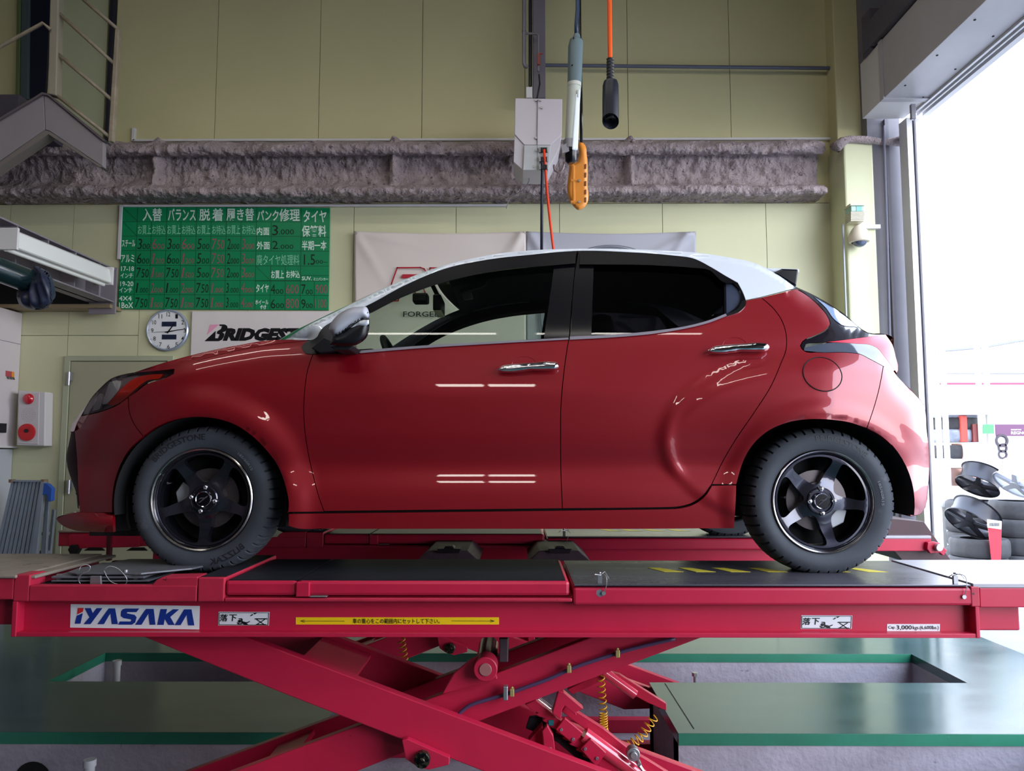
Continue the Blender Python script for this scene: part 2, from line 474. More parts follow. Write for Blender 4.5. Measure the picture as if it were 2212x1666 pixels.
# outside ground, drain channel
og = MB().box(3.36, 40, -20, 60, -.08, -.02); struct('trim_1', og, M_out)
gr = MB()
for i in range(120):
    y = -2.5 + i * .06
    gr.box(3.43, 3.72, y, y + .028, -.02, .004)
gr.box(3.41, 3.43, -2.5, 4.7, -.02, .006).box(3.71, 3.74, -2.5, 4.7, -.02, .006)
g = gr.build('drain_grating', mat('galvanised', (126, 128, 134), r=.45, metal=.7), None, label='steel drain grating along the outside of the shop threshold', cat='grating', )

# ------------------------------------------------------------ column at right
xc0 = XU(1796, YW, 560); YCf = 6.42; xc1 = XU(1893, YCf, 500)
zc = ZV(306, YCf)
struct('trim_2', MB().box(xc0, xc1, YCf, YW + .02, 0, zc), M_col, bevel=.015)
struct('trim_3', MB().box(xc0 + .02, xc1 + .1, YCf + .16, YW + .02, zc, 6.3), M_wall, bevel=.01)
# grey steel reveal between column and door jamb
struct('trim_4', MB().box(xc1 - .02, XR - .02, YCf + .05, YW, 0, 6.2).box(xc1 + .12, xc1 + .15, YCf + .02, YCf + .05, 0, 4.2), M_grey)
xj = XU(1960, 6.2, 300)
jm = MB().box(xj, xj + .045, 6.2, 6.33, 0, ZV(256, 6.2)); 
jm.box(xj + .085, xj + .115, 6.22, 6.36, 0, ZV(256, 6.2))
struct('trim_5', jm, M_white)
struct('trim_6', MB().box(xj + .045, xj + .085, 6.25, 6.36, 0, ZV(256, 6.2)), mat('guide_dark', (60, 60, 76), r=.5))
# shutter box over the opening
Y1 = 6.3; bx0 = XU(1862, Y1, 240); bx1 = XU(1953, Y1, 257); bz0 = ZV(259, Y1); bz1 = ZV(141, Y1)
M_box = mat('shutter_box', (172, 168, 172), r=.42, var=.1, vscale=1.5)
hdr = empty('roller_shutter_box', ((bx0 + bx1) / 2, 0, bz0), 'long grey roller shutter box above the tall doorway at right', 'shutter')
yy = Y1 - .36; k = 0
while yy > -1.6:
    y2 = max(-1.7, yy - 1.8)
    MB().box(bx0, bx1, y2 + .003, yy - .003, bz0, bz1).build('box_panel', M_box, hdr, bevel=.004); yy = y2
MB().box(bx0, bx1, Y1 - .36, Y1, bz0, bz1).build('end_panel', mat('end_panel_white', (206, 202, 202), r=.4), hdr, bevel=.004)
MB().box(bx0 - .012, bx1 + .004, Y1 - .40, Y1 - .34, bz0 - .012, bz1).build('joint_strip', M_box, hdr, bevel=.003)
rl = MB()
for dx, ww in ((.0, .02), (.05, .015), (.1, .05)): rl.box(bx1 + dx, bx1 + dx + ww, -1.7, Y1 - .1, bz0 - .02, bz0 + .1)
rl.build('guide_slot', mat('slot_metal', (200, 198, 202), r=.35), hdr)
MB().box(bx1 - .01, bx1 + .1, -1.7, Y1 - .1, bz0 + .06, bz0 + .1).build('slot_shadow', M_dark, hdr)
MB().pbox(1969, 224, 1979, 256, Y1 - .38, .03).build('stop_bracket', M_grey, hdr, bevel=.003)
sc = MB()
for i in range(14):
    y = Y1 - .6 - i * .45
    sc.cyl((bx0 + .06, y, bz0 - .004), .008, .006, 'z', 8).cyl((bx1 - .05, y + .2, bz0 - .004), .008, .006, 'z', 8)
sc.build('screws', M_dark, hdr, kind='stuff')
# dark steel structure above the box
st = MB().box(bx0 - .03, bx0 + .5, -1.7, Y1 - .12, bz1 + .02, bz1 + .24).box(bx0 - .02, bx0 + .1, Y1 - .25, Y1 - .1, bz1, bz1 + .35)
struct('trim_7', st, mat('dark_steel', (84, 80, 90), r=.7, bump=.5, bscale=30))

# ------------------------------------------------------------ sprayed steel beam along the wall
YF = 6.5
def beam_mesh():
    u0, u1 = -70, 1806
    prof = [(YW + .0, 308), (YF + .06, 307), (YF, 314), (YF, 326), (YF + .05, 334), (YF + .15, 338), (YF + .17, 350), (YF + .17, 392), (YF + .15, 398), (YF + .02, 402), (YF - .015, 407), (YF - .015, 415), (YF + .01, 420), (YF + .1, 427), (YW, 438)]
    P = catmull([(a, b / 250.0) for a, b in prof], .014)
    x0 = XU(u0, YF); x1 = XU(u1, YF); n = 900; m = len(P); vs = []
    stiff = [XU(u, YF) for u in (300, 838, 1374)]
    for i in range(n + 1):
        x = x0 + (x1 - x0) * i / n
        for j, p in enumerate(P):
            y = p.x; z = ZV(p.y * 250.0, y)
            for s in stiff:
                d = abs(x - s)
                if d < .045 and y > YF + .03: y = y + (YF + .06 - y) * (1 - d / .045) ** .5 if j < m - 3 and j > 2 else y
            q = Vector((x * 5, y * 5, z * 5)); 
            a = noise.fractal(q, .9, 2.1, 5) * .034 + noise.noise(Vector((x * 1.2, 0, z * 2))) * .02
            b = noise.fractal(q * 3.4, .6, 2.2, 4) * .020
            vs.append((x, y + a + b if 0 < j < m - 1 else y, z + (noise.noise(Vector((x * 3, y * 2, 7))) * .008 + b * .6)))
    fs = [(i * m + j, (i + 1) * m + j, (i + 1) * m + j + 1, i * m + j + 1) for i in range(n) for j in range(m - 1)]
    mb = MB(); mb.add(vs, fs); mb.f = [f[::-1] for f in mb.f]; return mb
struct('trim_8', beam_mesh(), M_spray, smooth=0)
# narrow white ledge trunking above and below the beam
mb = MB().pbox(286, 300, 1806, 305, YW - .03, .03).pbox(284, 276, 291, 304, YW - .03, .03)
mb.build('cable_trunking', M_white, None, label='thin white cable trunking running along top of sprayed beam', cat='trunking', bevel=.003)
mb = MB().pbox(262, 442, 1095, 447, YW - .03, .03).pbox(255, 442, 262, 560, YW - .03, .03)
mb.build('cable_trunking', M_white, None, label='thin white cable trunking under the beam framing the green board', cat='trunking', bevel=.003)
# sprayed lump where beam meets column, wraps to the right
lump = MB(); pts = [V(u, v, 6.40) for u, v in [(1806, 318), (1822, 304), (1836, 300), (1870, 303), (1910, 308), (1946, 304)]]
lump.tube([Vector((p.x, p.y - .0, p.z)) for p in pts], [.05, .04, .035, .03, .03, .045], 14)
for i, vtx in enumerate(lump.v):
    q = Vector(vtx); n_ = noise.fractal(q * 14, .8, 2, 4) * .02; lump.v[i] = (vtx[0] + n_, vtx[1], vtx[2] + n_)
struct('trim_9', lump, M_spray, smooth=0)

# ------------------------------------------------------------ ceiling lamps: a pair behind the camera, plus unseen fill lamps added
M_tube = mat('lamp_tube', (255, 250, 240), emit=15)
M_refl = mat('lamp_housing', (230, 230, 230), r=.4); M_fill = mat('fill_lamp_glow', (255, 250, 240), emit=12)
def ceiling_or_fill_lamp(x, y, z, label, L=2.3, ax='x', wd=.09):
    t = empty('ceiling_or_fill_lamp', (x, y, z), label, 'lamp', 'fluorescent lamps hung below the roof')
    if ax == 'x':
        MB().box(x - L / 2, x + L / 2, y - .11, y + .11, z + .05, z + .10).build('housing', M_refl, t)
        MB().box(x - L / 2 + .02, x + L / 2 - .02, y - wd, y + wd, z + .02, z + .05).build('diffuser', M_tube if z < 6 else M_fill, t)
    else:
        MB().box(x - .11, x + .11, y - L / 2, y + L / 2, z + .05, z + .10).build('housing', M_refl, t)
        for dx in (-.05, .05): MB().cyl((x + dx, y - L / 2 + .03, z + .02), .016, L - .06, 'y', 10).build('tube', M_tube, t)
ceiling_or_fill_lamp(-.72, -2.6, 4.95, 'short white lamp hung below the roof behind the viewer, left of a pair', L=.62, wd=.22)
ceiling_or_fill_lamp(-.06, -2.6, 4.95, 'short white lamp hung below the roof behind the viewer, right of a pair', L=.62, wd=.22)
for k, (x, y) in enumerate(((-3.3, .6), (-1.1, .6), (1.1, .6), (-3.3, 3.0), (-1.1, 3.0), (1.1, 3.0))):  # unseen fill lamps, added to brighten the upper wall
    ceiling_or_fill_lamp(x, y, 6.1, 'long white ceiling lamp above the %s of the bay, %s row' % (('left end', 'middle', 'right end')[k % 3], ('front', 'rear')[k // 3]), L=1.8)  # added unseen fill lamp, not a ceiling lamp of the place
# ------------------------------------------------------------ the hatchback
YB0 = 3.12; YCAR = 3.965
M_red = mat('red_metallic_paint', (128, 2, 20), r=.4, metal=.3, coat=.75, coat_r=.02)
M_wht = mat('white_pearl_paint', (206, 212, 222), r=.3, coat=1)
M_blk = mat('gloss_black', (9, 8, 14), r=.2, spec=.35)
M_trim = mat('dark_trim', (26, 26, 32), r=.55)
M_chr = mat('chrome', (225, 225, 232), r=.07, metal=1)
M_seal = mat('body_gap_black', (6, 6, 8), r=.8)
M_gl = glass('side_glass', (.62, .70, .62)); M_glr = glass('privacy_glass', (.10, .10, .11)); M_ws = glass('windshield_glass', (.78, .88, .78))
M_int = mat('cabin_fabric', (26, 26, 30), r=.9); M_lin = mat('cabin_lining', (44, 43, 46), r=.9)
car = empty('hatchback_car', V(1116, 1236, YCAR), 'dark red five door hatchback with white roof standing on the raised red lift', 'car')

def spline1(xs, ys):
    n = len(xs); h = [xs[i + 1] - xs[i] for i in range(n - 1)]
    a = [0.0] * n; b = [1.0] * n; c = [0.0] * n; d = [0.0] * n
    for i in range(1, n - 1):
        a[i] = h[i - 1]; b[i] = 2 * (h[i - 1] + h[i]); c[i] = h[i]; d[i] = 6 * ((ys[i + 1] - ys[i]) / h[i] - (ys[i] - ys[i - 1]) / h[i - 1])
    for i in range(1, n):
        k = a[i] / b[i - 1]; b[i] -= k * c[i - 1]; d[i] -= k * d[i - 1]
    m = [0.0] * n; m[-1] = d[-1] / b[-1]
    for i in range(n - 2, -1, -1): m[i] = (d[i] - c[i] * m[i + 1]) / b[i]
    def f(x):
        if x <= xs[0]: return ys[0] + (x - xs[0]) * ((ys[1] - ys[0]) / h[0] - h[0] * (2 * m[0] + m[1]) / 6)
        if x >= xs[-1]: return ys[-1] + (x - xs[-1]) * ((ys[-1] - ys[-2]) / h[-1] + h[-1] * (2 * m[-1] + m[-2]) / 6)
        i = 0
        while x > xs[i + 1]: i += 1
        A = (xs[i + 1] - x) / h[i]; B = 1 - A
        return A * ys[i] + B * ys[i + 1] + ((A ** 3 - A) * m[i] + (B ** 3 - B) * m[i + 1]) * h[i] ** 2 / 6
    return f
prof = spline1([535, 600, 680, 725, 760, 800, 830, 850, 872, 920, 970, 1010, 1045, 1080, 1110, 1150],
               [.300, .232, .137, .085, .0585, .0340, .0186, .0110, .0080, .0078, .019, .031, .013, .002, .001, .004])
SIL_F = [Vector(p) for p in catmull([(138, 1030), (146, 979), (158, 944), (160, 932), (166, 915), (175, 899), (187, 876), (201, 855), (220, 835), (240, 818), (262, 810), (289, 805), (347, 786), (412, 768), (477, 753), (525, 744), (574, 736), (616, 733), (664, 730)], 12)]
SIL_R = [Vector(p) for p in catmull([(1720, 600), (1753, 635), (1795, 659), (1852, 700), (1900, 716), (1931, 731), (1940, 788), (1955, 830), (1980, 855), (1996, 874), (2001, 900), (2005, 950), (2008, 1000), (2004, 1062), (1998, 1100), (1985, 1116)], 12)]
def sstep(a, b, x):
    t = max(0, min(1, (x - a) / (b - a))); return t * t * t * (t * (6 * t - 15) + 10)
def rnd(d, w): 
    t = max(0, min(1, d / w)); return 1 - math.sqrt(max(0, 1 - (1 - t) ** 2.0)) if t < 1 else 0
WF = (436, 1080); WR = (1779, 1083)
def D(u, v):
    d = prof(v)
    if u < 440: d += .15 * ((440 - u) / 275) ** 2.2
    if u > 1760: d += .10 * ((u - 1760) / 240) ** 2.0
    # round off toward the hood / nose silhouette
    if u < 700 and v < 1045:
        q = pdist(u, v, SIL_F, False); ww = 46
        t = min(1, q / ww); d += .055 * (1 - t) ** 2.5 + (.07 * (1 - t) ** 2 if u < 330 and v < 930 else 0) * (1 if u < 260 else (330 - u) / 70)
    if u > 1700:
        q = pdist(u, v, SIL_R, False); t = min(1, q / 50); d += .06 * (1 - t) ** 2.3
    # rear haunch
    ru = (u - 1800) / 372; rv = (v - 952) / 205
    if u > 1350:
        rho = math.sqrt(ru * ru + rv * rv) if v > 700 else 9
        fr = (1 if u < 1800 else max(0, 1 - (u - 1800) / 240)); top = max(0, min(1, -rv / (rho + 1e-6))) if rho < 5 else 0
        d -= (.008 + .030 * top) * (1 - sstep(.70 + .22 * (1 - top), 1.04, rho)) * fr
        if rho < 2:
            cr_ = (1 - top) ** .5 * fr
            d += (0 - .009 * math.exp(-((rho - .975) / .042) ** 2)) * cr_ * (1 - sstep(1000, 1055, v))
        d -= .018 * (1 - sstep(.2, .9, rho))
    # front wing swell + arch lips
    if u < 800:
        r = math.hypot(u - WF[0], v - WF[1]); d -= .026 * (1 - sstep(185, 262, r)); d += .006 * (1 - sstep(176, 186, r))
    if u > 1500:
        r = math.hypot(u - WR[0], v - WR[1]); d -= .012 * (1 - sstep(190, 235, r)); d += .006 * (1 - sstep(180, 190, r))
    return d
def MP(off=0):
    return lambda u, v: V(u, v, YB0 + D(u, v) + off)
def panel(name, segs, m, off=0, gap=.9, thick=.02, mirror=True, holes=(), sp=9, step=7, parent=None, label=None):
    o = outline(segs, step); o = inset(o, gap) if gap else o
    hs = [inset(outline(h, step), -gap) if gap else outline(h, step) for h in holes]
    P = patch(o, hs, sp, MP(off), thick, eps=1.5)
    a = link_patch(name, P, m, parent or car)
    if label: a['label'] = label
    if mirror: link_patch(name, P, m, parent or car, mirror=YCAR)
    return a
# shared lines (photograph pixels)
Fdoor = [(676, 765), (664.5, 800), (658, 845), (656, 890), (659, 935), (666, 980), (678, 1034), (690.5, 1079), (700, 1105)]
Belt1 = [(676, 765), (780, 760), (900, 750), (1050, 741.5), (1229, 732)]
Bpil = [(1229, 732), (1225, 755), (1216, 824), (1212, 875), (1211, 950), (1212, 1030), (1215, 1099)]
Belt2 = [(1229, 732), (1330, 727), (1420, 718.5), (1480, 708.6), (1534, 695), (1572, 681), (1600, 668), (1611, 649)]
Rdoor = [(1644, 642.6), (1672, 668), (1690, 695), (1698, 722), (1698, 755), (1687, 785), (1666, 833), (1630, 890), (1591, 947), (1564, 992), (1537, 1047)]
RdoorB = [(1537, 1047), (1520, 1070), (1495, 1087), (1465, 1095), (1435, 1096.5), (1380, 1097.5), (1215, 1099)]
FarchO = [(309.6, 943), (330, 928), (347, 919), (379, 907.5), (428, 901.6), (470, 906), (509, 919), (541, 940), (574, 972), (600, 1008), (616, 1050), (623, 1089), (622, 1108)]
RarchO = [(1966, 1115), (1965, 1051), (1959, 1021), (1948, 994), (1929.5, 966.7), (1902, 942), (1872.5, 925.6)]
RarchI = [(1872.5, 925.6), (1833.7, 913), (1788, 907), (1742.5, 907), (1697, 915), (1662.6, 930), (1628, 960), (1605.6, 998), (1596, 1028), (1591, 1047)]
fd = panel('front_door', [Fdoor, [(700, 1105), (1215, 1099)], Bpil[::-1], Belt1[::-1]], M_red)
rd = panel('rear_door', [[(1215, 1099)] + [], Bpil[::-1], Belt2 + [], [(1611, 649), (1644, 642.6)], Rdoor, RdoorB], M_red)
panel('front_fender', [[(277, 856), (295, 846), (311, 833), (327.5, 825), (344, 821), (360, 815), (374.5, 807)], [(374.5, 807), (376, 797), (430, 778), (500, 760), (560, 748), (620, 740), (664, 736)], [(664, 736), (676, 765)], Fdoor, [(700, 1106), (622, 1107)], FarchO[::-1], [(309.6, 943), (292, 920), (280.5, 894.5), (277, 856)]], M_red)
bumper = panel('front_bumper', [[(277, 856), (259, 872), (238, 882), (215, 890), (175, 899)], [(175, 899), (166, 915), (160, 932)], [(160, 932), (163, 960), (165.7, 995), (168, 1056), (172, 1108)], [(172, 1108), (243, 1108)], [(243, 1108), (243, 1089), (246.4, 1050), (259.4, 1008), (282, 969), (309.6, 943)], [(309.6, 943), (292, 920), (280.5, 894.5), (277, 856)]], M_red)
panel('quarter_panel', [[(1644, 642.6), (1720, 624)], [(1720, 624), (1742, 637), (1770, 661.5), (1788, 684), (1793.5, 700), (1786, 711), (1759, 726), (1734, 738), (1729, 747), (1737, 758), (1767, 761), (1836, 762), (1858, 765), (1877.5, 774.7), (1908, 791)], [(1908, 791), (1904, 815), (1898, 843.7), (1888, 880), (1872.5, 925.6)], RarchI, [(1591, 1047), (1537, 1047)], Rdoor[::-1]], M_red)
panel('rear_bumper', [[(1908, 791), (1930, 801), (1938, 812), (1955, 830), (1979.7, 854.7), (1995, 874), (2000, 892), (2002, 926), (2007, 968), (2008, 1010), (2004, 1062), (1999, 1096), (1990, 1110), (1966, 1116)], RarchO, [(1872.5, 925.6), (1888, 880), (1898, 843.7), (1904, 815), (1908, 791)]], M_red)
panel('sill', [[(623, 1110), (700, 1109), (1215, 1103), (1440, 1100)], [(1440, 1100), (1470, 1098), (1500, 1089), (1522, 1073), (1538, 1049)], [(1538, 1049), (1591, 1048)], [(1591, 1048), (1589, 1100), (1586, 1142)], [(1586, 1142), (1400, 1143.5), (1000, 1143.5), (700, 1143), (640, 1142), (623, 1137)]], M_red, off=-.012, thick=.05)
RailT = [(617, 733.5), (660, 706), (720, 676), (780, 646.5), (840, 618.5), (900, 593.5), (960, 573.5), (1020, 558.5), (1080, 547.5), (1140, 541.5), (1245, 537.5), (1360, 538.4), (1450, 542), (1510, 546.5), (1570, 555.5), (1630, 568.5), (1672, 589), (1720, 622)]
RailB = [(1594, 611), (1570, 597.5), (1540, 579.5), (1498, 558.5), (1450, 551.6), (1360, 545), (1252, 542), (1140, 551), (1050, 561.5), (960, 581), (870, 618.5), (795, 659), (740, 683), (708, 701), (692, 716), (686, 727), (674, 735)]
rail = outline([RailT, [(1720, 622), (1644, 641.5)], [(1644, 641.5), (1611, 648)], [(1611, 648), (1606, 634), (1594, 611)], RailB, [(674, 735), (617, 733.5)]], 6)
Pr = patch(rail, [], 6, lambda u, v: V(u, v, YB0 + D(u, v) + (.03 * max(0, 1 - pdist(u, v, rail_top, False) / 7) ** 2)), .03, eps=1.2) if False else None
rail_top = catmull(RailT, 8)
Pr = patch(rail, [], 7, lambda u, v: V(u, v, YB0 + D(u, v) + .035 * max(0, 1 - pdist(u, v, rail_top, False) / 9) ** 2), .03, eps=1.2)
link_patch('roof_rail', Pr, M_wht, car); link_patch('roof_rail', Pr, M_wht, car, mirror=YCAR)
# door frames with glass openings
gF = [[(772, 757), (900, 747.5), (1050, 739), (1175, 731)], [(1175, 731), (1197, 572)], [(1197, 572), (1110, 579.5), (1020, 593), (945, 612.5), (870, 640), (800, 674)], [(800, 674), (742, 728)], [(742, 728), (746, 757)]]
fF = [[(676, 764), (780, 760.5), (900, 750.5), (1050, 741.5), (1229, 732.5)], [(1229, 732.5), (1243, 570), (1246, 543)], [(1246, 543), (1140, 551), (1050, 561.5), (960, 581), (870, 618.5), (795, 659), (740, 683), (708, 701), (692, 716), (676, 740)]]
panel('door_frame', fF, M_blk, off=.006, gap=.5, holes=[gF], sp=12)
gR = [[(1278, 724), (1330, 722), (1420, 714), (1480, 705), (1534, 691), (1564, 680)], [(1564, 680), (1564, 612)], [(1564, 612), (1531, 582), (1495, 577.5), (1420, 572.5), (1283, 571)], [(1283, 571), (1278, 724)]]
gQ = [[(1570, 678), (1592, 662), (1600, 649), (1600, 633), (1585, 613)], [(1585, 613), (1569, 612)], [(1569, 612), (1570, 678)]]
fR = [[(1231, 732), (1330, 726.5), (1420, 718), (1480, 708), (1534, 694.5), (1572, 680.5), (1600, 667), (1610, 648), (1607, 632), (1594, 611)], [(1594, 611), (1570, 597.5), (1540, 579.5), (1498, 558.5), (1450, 551.6), (1360, 545), (1250, 542.5)], [(1250, 542.5), (1245, 570), (1231, 732)]]
panel('door_frame', fR, M_blk, off=.006, gap=.5, holes=[gR, gQ], sp=12)
panel('front_door_glass', gF, M_gl, off=.018, gap=-1.5, thick=0, sp=14)
panel('rear_door_glass', gR, M_glr, off=.018, gap=-1.5, thick=0, sp=14)
panel('quarter_glass', gQ, mat('tinted_quarter', (60, 66, 84), r=.05, coat=1), off=.016, gap=-1.5, thick=.004, sp=10)
# window visors and belt mouldings
panel('window_visor', [[(796, 661), (870, 620), (960, 582.5), (1050, 563), (1140, 552.5), (1244, 544.5)], [(1244, 544.5), (1243, 569)], [(1243, 569), (1197, 573), (1110, 580), (1020, 594), (945, 613.5), (870, 641), (801, 676)], [(801, 676), (796, 661)]], M_blk, off=-.014, gap=0, thick=.006)
panel('window_visor', [[(1253, 544), (1360, 546.5), (1450, 553), (1498, 560), (1540, 581), (1570, 599), (1592, 611)], [(1592, 611), (1566, 611), (1531, 583), (1495, 578.5), (1420, 573.5), (1252, 571)], [(1252, 571), (1253, 544)]], M_blk, off=-.014, gap=0, thick=.006)
M_belt = mat('grey_moulding', (118, 112, 122), r=.4)
panel('belt_moulding', [[(770, 758), (900, 747.5), (1050, 739), (1228, 729.5)], [(1228, 729.5), (1228, 733.5)], [(1228, 733.5), (1050, 743.5), (900, 753), (778, 763)], [(778, 763), (770, 758)]], M_belt, off=-.006, gap=0, thick=.012)
panel('belt_moulding', [[(1231, 727), (1330, 722.5), (1420, 714), (1480, 705), (1534, 691), (1568, 677.5)], [(1568, 677.5), (1570, 682.5)], [(1570, 682.5), (1534, 696.5), (1480, 710), (1420, 720), (1330, 728.5), (1231, 734)], [(1231, 734), (1231, 727)]], M_belt, off=-.006, gap=0, thick=.012)
panel('window_chrome', [[(1570, 679), (1596, 665), (1608, 648), (1611, 648.5)], [(1611, 648.5), (1612, 655), (1602, 670), (1571, 683)], [(1571, 683), (1570, 679)]], M_chr, off=-.006, gap=0, thick=.012, mirror=False)
# dark backing behind the panel gaps
def hull_ok(): pass
bk = [[(640, 775), (664, 748), (780, 768), (900, 758), (1229, 742), (1420, 728), (1534, 704), (1611, 660), (1700, 645), (1745, 690), (1740, 775), (1860, 785), (1930, 830), (1975, 900), (1985, 1000), (1978, 1090)],
      [(1978, 1090), (1975, 1040), (1955, 985), (1905, 932), (1788, 897), (1690, 905), (1620, 950), (1588, 1010), (1580, 1130)], [(1580, 1130), (632, 1130)], [(632, 1130), (632, 1080), (608, 1000), (545, 932), (470, 897), (380, 898), (300, 938), (262, 985), (240, 1060), (238, 1100)], [(238, 1100), (180, 1095), (176, 990), (172, 940), (215, 900), (300, 870), (390, 815), (500, 775), (640, 755)]]
panel('inner_shell', bk, M_seal, off=.035, gap=0, thick=0, sp=22, step=14)
# A pillar foot triangle
panel('mirror_base', [[(651, 751), (655, 744), (665, 737), (684, 730), (690, 718), (700, 706), (720, 694)], [(720, 694), (748, 712), (752, 757)], [(752, 757), (676, 765), (660, 763), (651, 751)]], M_trim, off=-.004, gap=0, thick=.02)

# ---- surfaces running across the car
def bridge(name, curve, m, bulge, k=2.0, n=24, step=14, start=0, end=None, off=(0, 0, 0), edge=MP(), thick=0, both=False, flip=False):
    c = catmull(curve, step); rows = []; L = len(c)
    for i, p in enumerate(c):
        q = edge(p.x, p.y) + Vector(off); r = Vector((q.x, 2 * YCAR - q.y, q.z)); b = bulge(i / (L - 1)) if callable(bulge) else bulge
        row = []
        for j in range(n + 1):
            t = .5 - .5 * math.cos(PI * j / n); s = 1 - abs(2 * t - 1) ** k
            row.append(q.lerp(r, t) + Vector(b) * s)
        rows.append(row)
    vs = [p for r in rows for p in r]; w_ = n + 1
    fs = [(i * w_ + j, i * w_ + j + 1, (i + 1) * w_ + j + 1, (i + 1) * w_ + j) for i in range(L - 1) for j in range(n)]
    if flip: fs = [f[::-1] for f in fs]
    mb = MB(); mb.add(vs, fs); return link(name, mb.mesh(name), m, car, smooth=0)
def lerpv(a, b): return lambda t: tuple(x + (y - x) * t for x, y in zip(a, b))
# hood: near strip + crown
hs = outline([[(376, 797), (430, 778), (500, 760), (560, 748), (620, 740), (664, 736)], [(664, 736), (664, 733.5)], [(664, 733.5), (616, 734), (574, 736), (525, 744), (477, 753), (412, 768), (347, 786), (289, 805)], [(289, 805), (330, 802), (376, 797)]], 7)
Ph = patch(hs, [], 8, MP(0), .012); link_patch('hood_edge', Ph, M_red, car); link_patch('hood_edge', Ph, M_red, car, mirror=YCAR)
bridge('hood', [(289, 805), (347, 786), (412, 768), (477, 753), (525, 744), (574, 736), (616, 734), (664, 733.5)], M_red, lerpv((-.10, 0, .0), (-.14, 0, .035)), 2.4)
bridge('windshield', [(617, 733.5), (660, 706), (720, 676), (780, 646.5), (840, 618.5), (900, 593.5), (960, 573.5)], M_ws, lerpv((-.26, 0, .0), (-.10, 0, .035)), 2.3)
bridge('roof', [(955, 575), (1020, 558.5), (1080, 547.5), (1140, 541.5), (1245, 537.5), (1360, 538.4), (1450, 542), (1510, 546.5), (1570, 555.5), (1630, 568.5), (1672, 589)], M_wht, lerpv((-.08, 0, .04), (.03, 0, .03)), 2.3, edge=lambda u, v: V(u, v, YB0 + D(u, v) + .035))
bridge('headliner', [(960, 590), (1020, 570), (1140, 556), (1245, 552), (1360, 553), (1450, 557), (1570, 572), (1660, 600)], M_lin, (0, 0, .02), 2.3, edge=lambda u, v: V(u, v, YB0 + D(u, v) + .04))
bridge('rear_window', [(1715, 618), (1753, 635), (1795, 659), (1830, 683.6), (1853, 705.7)], glass('rear_tint', (.25, .28, .34)), (.06, 0, .0), 2.3)
bridge('tailgate', [(1853, 705), (1875, 719), (1912, 722), (1931, 731), (1929, 745), (1936, 775), (1940, 790), (1936, 812), (1955, 830)], M_red, (.07, 0, 0), 2.6)
bridge('bumper_skin', [(1955, 830), (1980, 855), (1995, 874), (2000, 892), (2002, 926), (2007, 968), (2008, 1010), (2004, 1062), (1999, 1096), (1990, 1110), (1966, 1116)], M_red, lerpv((.07, 0, 0), (.05, 0, 0)), 2.8)
# nose
bridge('nose_panel', [(289, 805), (262, 810), (240, 818), (220, 835), (201, 855), (187, 876), (175, 899), (166, 915), (160, 932)], M_red, lerpv((-.10, 0, -.03), (-.21, 0, -.0)), 2.5)
bridge('grille', [(160, 932), (163, 960), (165.7, 995), (168, 1056), (171, 1100)], mat('grille_black', (40, 8, 16), r=.6, spec=.15), lambda t: (-.20 - .07 * math.sin(PI * min(1, t * 1.2)), 0, 0), 2.5)
for k_, vv in enumerate((985, 1012, 1040, 1068)):
    uu = 163 + (vv - 932) * .045
    q = MP(.03)(uu, vv); mb = MB(); pts = []
    for j in range(21):
        t = j / 20; s_ = 1 - abs(2 * t - 1) ** 2.5; tt = (vv - 932) / 168
        pts.append(Vector((q.x, q.y + (2 * (YCAR - q.y)) * t, q.z)) + Vector((-.18 - .07 * math.sin(PI * min(1, tt * 1.2)), 0, 0)) * s_)
    mb.tube(pts, .006, 6).build('grille_bar', M_trim, car, smooth=0)
# chin lip wraps around
lipc = outline([[(121.5, 1121), (146, 1111), (170, 1107), (205, 1108), (243, 1108)], [(243, 1108), (244.5, 1150)], [(244.5, 1150), (193, 1149), (155, 1144), (133, 1134), (121.5, 1121)]], 6)
def lipmap(u, v):
    t = max(0, min(1, (v - 1107) / 44)); e_ = max(0, min(1, (u - 121) / 60))
    return V(u, v, YB0 + .07 - .035 * math.sin(PI * t) * e_ + .16 * ((244 - u) / 123) ** 2)
Pl = patch(lipc, [], 6, lipmap, .02); link_patch('front_lip', Pl, M_red, car); link_patch('front_lip', Pl, M_red, car, mirror=YCAR)
bridge('lip_skin', [(172, 1106), (146, 1111), (121.5, 1121), (133, 1134), (155, 1144), (193, 1149)], M_red, (-.12, 0, 0), 2.5, edge=lipmap, step=8)
MB().pbox(193, 1146, 300, 1158, 3.3, 1.3).build('undertray', M_trim, car)

# ---- headlights and tail lights
hl = outline([[(175, 898), (187, 876), (201, 855), (220, 835), (240, 818), (262, 810), (289, 806), (330, 802), (376, 798)], [(376, 798), (374.5, 807)], [(374.5, 807), (360, 815), (344, 821), (327.5, 825), (311, 833), (295, 846), (279, 859), (259, 872), (238, 882), (215, 890), (175, 898)]], 6)
Ph = patch(inset(hl, .8), [], 6, MP(-.001), .01)
for mi in (None, YCAR): link_patch('headlight', Ph, glass('lamp_lens', (.95, .95, .96)), car, mirror=mi)
Pb = patch(inset(hl, 1), [], 8, MP(.045), 0)
for mi in (None, YCAR): link_patch('headlight_housing', Pb, mat('lamp_housing_grey', (132, 118, 126), r=.35, var=.3, vscale=30), car, mirror=mi)
rs = outline([[(352, 808), (320, 810), (290, 818), (268, 834), (248, 856), (232, 874)], [(232, 874), (246, 876), (262, 868), (280, 853), (296, 838), (318, 822), (348, 815), (352, 808)]], 5)
Pd = patch(rs, [], 6, MP(.006), .02)
for mi in (None, YCAR): link_patch('turn_signal', Pd, mat('orange_lens', (255, 44, 16), r=.3), car, mirror=mi)
